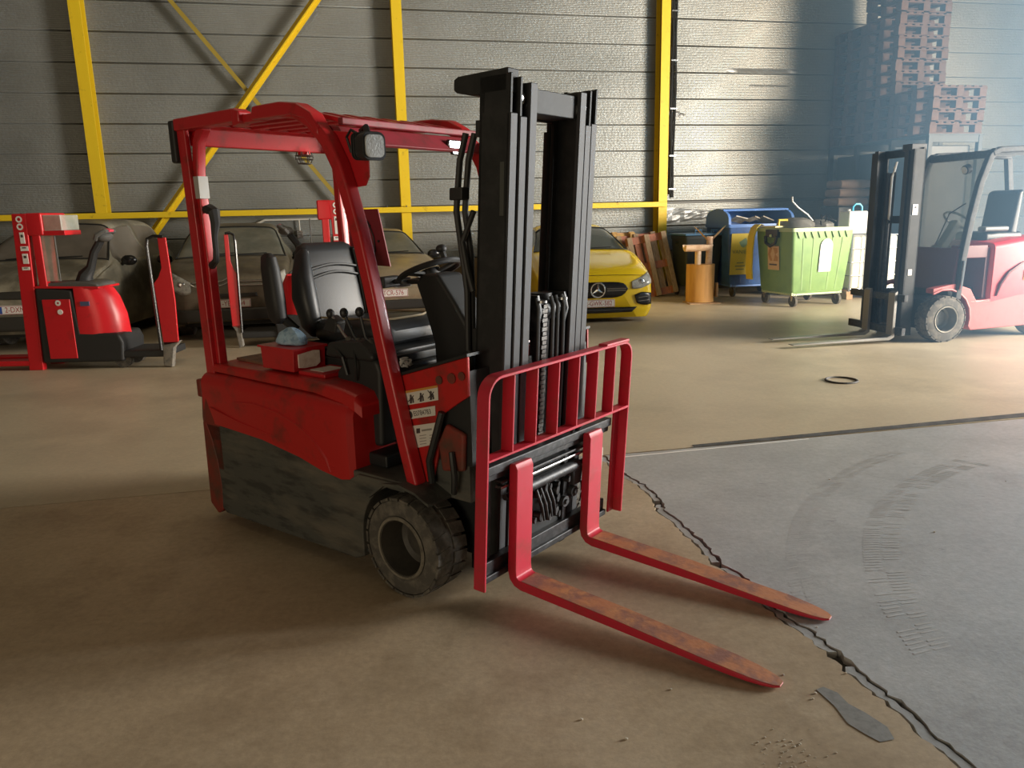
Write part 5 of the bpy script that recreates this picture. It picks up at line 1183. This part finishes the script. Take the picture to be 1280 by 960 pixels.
for x, r_ in ((-.36, .07), (-.34, .11), (-.15, .115), (.06, .105), (.12, .08), (.16, .03)):
    rings.append([(x, -.02 + r_ * math.cos(R(a)), .34 + r_ * math.sin(R(a))) for a in range(180, 361, 20)] + [(x, -.02 + r_ * .7 * math.cos(R(a)), .345 + r_ * .55 * math.sin(R(a))) for a in range(360, 179, -20)])
b.loft(rings); b.build('trough', palew, so)
for s, x0 in ((-1, .10), (1, .15)):
    b = MB(); rings = []
    for i, (dx, dz, w_) in enumerate([(0, .40, .05), (.05, .46, .06), (.13, .53, .065), (.20, .60, .05), (.24, .63, .02)]):
        x = x0 + s * dx * .95; rings.append([(x + s * .036 * math.cos(a) , .05 + w_ * math.sin(a), dz + .036 * math.cos(a)) for a in [k * math.pi / 6 for k in range(12)]])
    b.loft(rings); b.build('wing', palew, so)

# ================================================================ leaning pallets
def lean_pallet(label, loc, rz, lean_, tilt, mats):
    t = thing('pallet', label, 'pallet', loc, 0, 'pallets leaning on the wall')
    t.rotation_euler = (0, 0, 0)
    t.matrix_world = Matrix.Translation(loc) @ Matrix.Rotation(rz, 4, 'Z') @ Matrix.Rotation(tilt, 4, 'Y') @ Matrix.Rotation(-lean_, 4, 'X')
    rr = random.Random(len(label))
    w_, L_ = .80, 1.20
    for x in (-.35, 0, .35): MB().box(x - .05, x + .05, -.144, -.122, 0, L_).build('bottom_board', mats[0], t, bevel=.003, seg=1)
    for x in (-.35, 0, .35):
        for z in (.07, .6, 1.13): MB().box(x - .05, x + .05, -.122, -.044, z - .07, z + .07).build('block', mats[1], t)
    for z in (.07, .6, 1.13): MB().box(-.4, .4, -.044, -.022, z - .07, z + .07).build('stringer_board', mats[1], t)
    for x in (-.33, -.165, 0, .165, .33): MB().box(x - .06, x + .06, -.022, 0, 0, L_).build('deck_board', mats[rr.choice((0, 2))], t, bevel=.003, seg=1)
    return t
wood2 = mat('weathered_wood', (.36, .27, .18), .85, col2=(.22, .15, .10), scale=10, stretch=(6, 6, 1))
woodr2 = mat('reddish_wood', (.42, .17, .11), .8, col2=(.28, .13, .09), scale=9, stretch=(6, 6, 1))
woody = mat('yellowish_wood', (.55, .34, .12), .8, col2=(.38, .22, .08), scale=9, stretch=(6, 6, 1))
ml = [wood2, woodr2, woodr2]; my = [woody, woody, woody]; mz = [wood2, woodr2, wood2]
lean_pallet('weathered pallet leaning in front, nearest the dark container, red cross boards', (2.86, 14.98, 0.0), R(12), R(13), R(-9), ml)
lean_pallet('weathered pallet leaning second from the right, half behind the front one', (2.62, 15.16, 0.0), R(12), R(12), R(-6), mz)
lean_pallet('yellowish pallet leaning upright just right of the yellow car', (2.16, 15.10, 0.0), R(12), R(12), R(-3), my)
lean_pallet('orange-brown pallet at the back of the leaning group, top rail showing', (2.10, 15.30, 0.03), R(12), R(11), R(0), [woody, woodl, woody])

# ================================================================ pallet rack, stacked pallets, sacks
RM = Matrix.Translation((7.33, 13.9, 0)) @ Matrix.Rotation(R(12), 4, 'Z')
rk = thing('storage_rack', 'dark steel storage rack carrying the stacked pallets at far right', 'rack'); rk.matrix_world = RM
rkm = mat('dark_rack_steel', (.02, .028, .034), .6)
for x in (.04, 1.06):
    for y in (.05, 1.0, 2.0, 2.85): MB().box(x - .04, x + .04, y - .04, y + .04, 0, 2.8).build('upright', rkm, rk)
for y in (.05, 1.0, 2.0, 2.85): MB().box(0, 1.1, y - .03, y + .03, 2.68, 2.80).build('beam', rkm, rk)
MB().box(-.02, 1.12, .0, 2.9, 2.80, 2.82).build('deck', rkm, rk)
pm = mat('dim_pallet_wood', (.085, .045, .032), .85, col2=(.055, .032, .026), scale=5)  # wood colour darkened to put the stacks in shade
pm2 = mat('dim_pallet_red', (.36, .16, .10), .85)
def flat_pallet_mesh(W_, D_, H_):
    b = MB()
    for y in (0.0, .5, 1.0):
        yc = .05 + (D_ - .1) * y
        b.box(0, W_, yc - .05, yc + .05, 0, .022)
        b.box(0, W_, yc - .06, yc + .06, H_ - .05, H_ - .028)
    for k in range(3): xc = .06 + (W_ - .12) * k / 2; b.box(xc - .06, xc + .06, 0, D_, 0.0, .02)
    for k in range(7): xc = .06 + (W_ - .12) * k / 6; b.box(xc - .05, xc + .05, 0, D_, H_ - .026, H_ - .004)
    for i in (0, .5, 1):
        for j in (0, .5, 1):
            xc = .07 + (W_ - .14) * i; yc = .07 + (D_ - .14) * j; b.box(xc - .07, xc + .07, yc - .07, yc + .07, .022, H_ - .05)
    return b
proto = flat_pallet_mesh(1.06, .95, .20)
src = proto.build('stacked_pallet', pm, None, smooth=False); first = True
rr = random.Random(21)
for (lx, ly, n, z0, nm) in [(0.0, 0.0, 4, 2.82, 'short front stack on the rack'), (0.0, .99, 14, 2.82, 'tall middle stack on the rack'), (.02, 1.97, 11, 2.82, 'rear stack by the wall')]:
    ords = ('lowest', 'second', 'third', 'fourth', 'fifth', 'sixth', 'seventh', 'eighth', 'ninth', 'tenth', 'eleventh', 'twelfth', 'thirteenth', 'fourteenth')
    for k in range(n):
        o = src if first else src.copy()
        if not first: C.objects.link(o)
        first = False
        o.matrix_world = RM @ Matrix.Translation((lx + rr.uniform(-.015, .015), ly + rr.uniform(-.015, .015), z0 + k * .20)) @ Matrix.Rotation(R(rr.uniform(-1, 1)), 4, 'Z')
        pos = 'topmost' if k == n - 1 else (ords[k] + ' from below' if k else 'lowest')
        tag(o, 'dim wooden pallet, %s in the %s' % (pos, nm), 'pallet', 'pallets in the ' + nm)
# dark crates under the rack and beside it
dk = mat('dark_wrapped_goods', (.018, .024, .028), .5, bump=.3, bscale=8)
for (x0, x1, y0, y1, z1, lb) in [(.12, .98, .15, 1.4, 2.64, 'dark wrapped crate under the rack, front one'), (.12, .98, 1.5, 2.75, 2.62, 'dark wrapped crate under the rack, rear one by the wall')]:
    o = MB().box(x0, x1, y0, y1, 0, z1).build('wrapped_crate', dk, None, bevel=.02); o.matrix_world = RM; tag(o, lb, 'crate')
o = MB().box(-.34, .34, -.30, .30, 0, 1.62).build('dark_cabinet', dk, None, bevel=.02); o.matrix_world = Matrix.Translation((6.60, 15.45, 0)) @ Matrix.Rotation(R(12), 4, 'Z'); tag(o, 'dark cabinet against the wall carrying the brown sacks', 'cabinet')
sk_m = mat('brown_sack', (.19, .13, .10), .8, bump=.4, bscale=10)
for k, lb in enumerate(('brown sack lowest of the three above the white canisters', 'brown sack in the middle of the three above the canisters', 'brown sack topmost of the three above the white canisters')):
    b = MB(); rr = random.Random(k); rings = []
    for x, a, c in ((-.35, .20, .03), (-.32, .25, .07), (-.15, .28, .09), (.1, .28, .088), (.31, .25, .07), (.34, .2, .03)):
        rings.append(rr_ring((x, 0, rr.uniform(-.006, .006)), (0, 1, 0), (0, 0, 1), a, c, c * .9))
    b.loft(rings); o = b.build('sack', sk_m, None); o.matrix_world = Matrix.Translation((6.60 + k * .02, 15.42, 1.71 + k * .165)) @ Matrix.Rotation(R(12), 4, 'Z'); tag(o, lb, 'sack', 'sacks above the canisters')

# ================================================================ bluish haze volume added for the glare from the doorway
hz = bpy.data.materials.new('glare_haze'); hz.use_nodes = True; nt = hz.node_tree; nt.nodes.clear()
om = nt.nodes.new('ShaderNodeOutputMaterial'); vs_ = nt.nodes.new('ShaderNodeVolumeScatter'); vs_.inputs['Color'].default_value = (.32, .62, 1.0, 1); vs_.inputs['Density'].default_value = 0.058; vs_.inputs['Anisotropy'].default_value = 0.35
nt.links.new(vs_.outputs[0], om.inputs['Volume'])
o = MB().prism([(4.0, 5.0), (13.4, 5.0), (13.4, 18.25), (4.0, 16.22)], .002, 6.5, 'z').build('glare_haze', hz, None, smooth=False); tag(o, 'bluish haze added for the daylight glare at the right side of the hall', 'haze', kind='stuff')
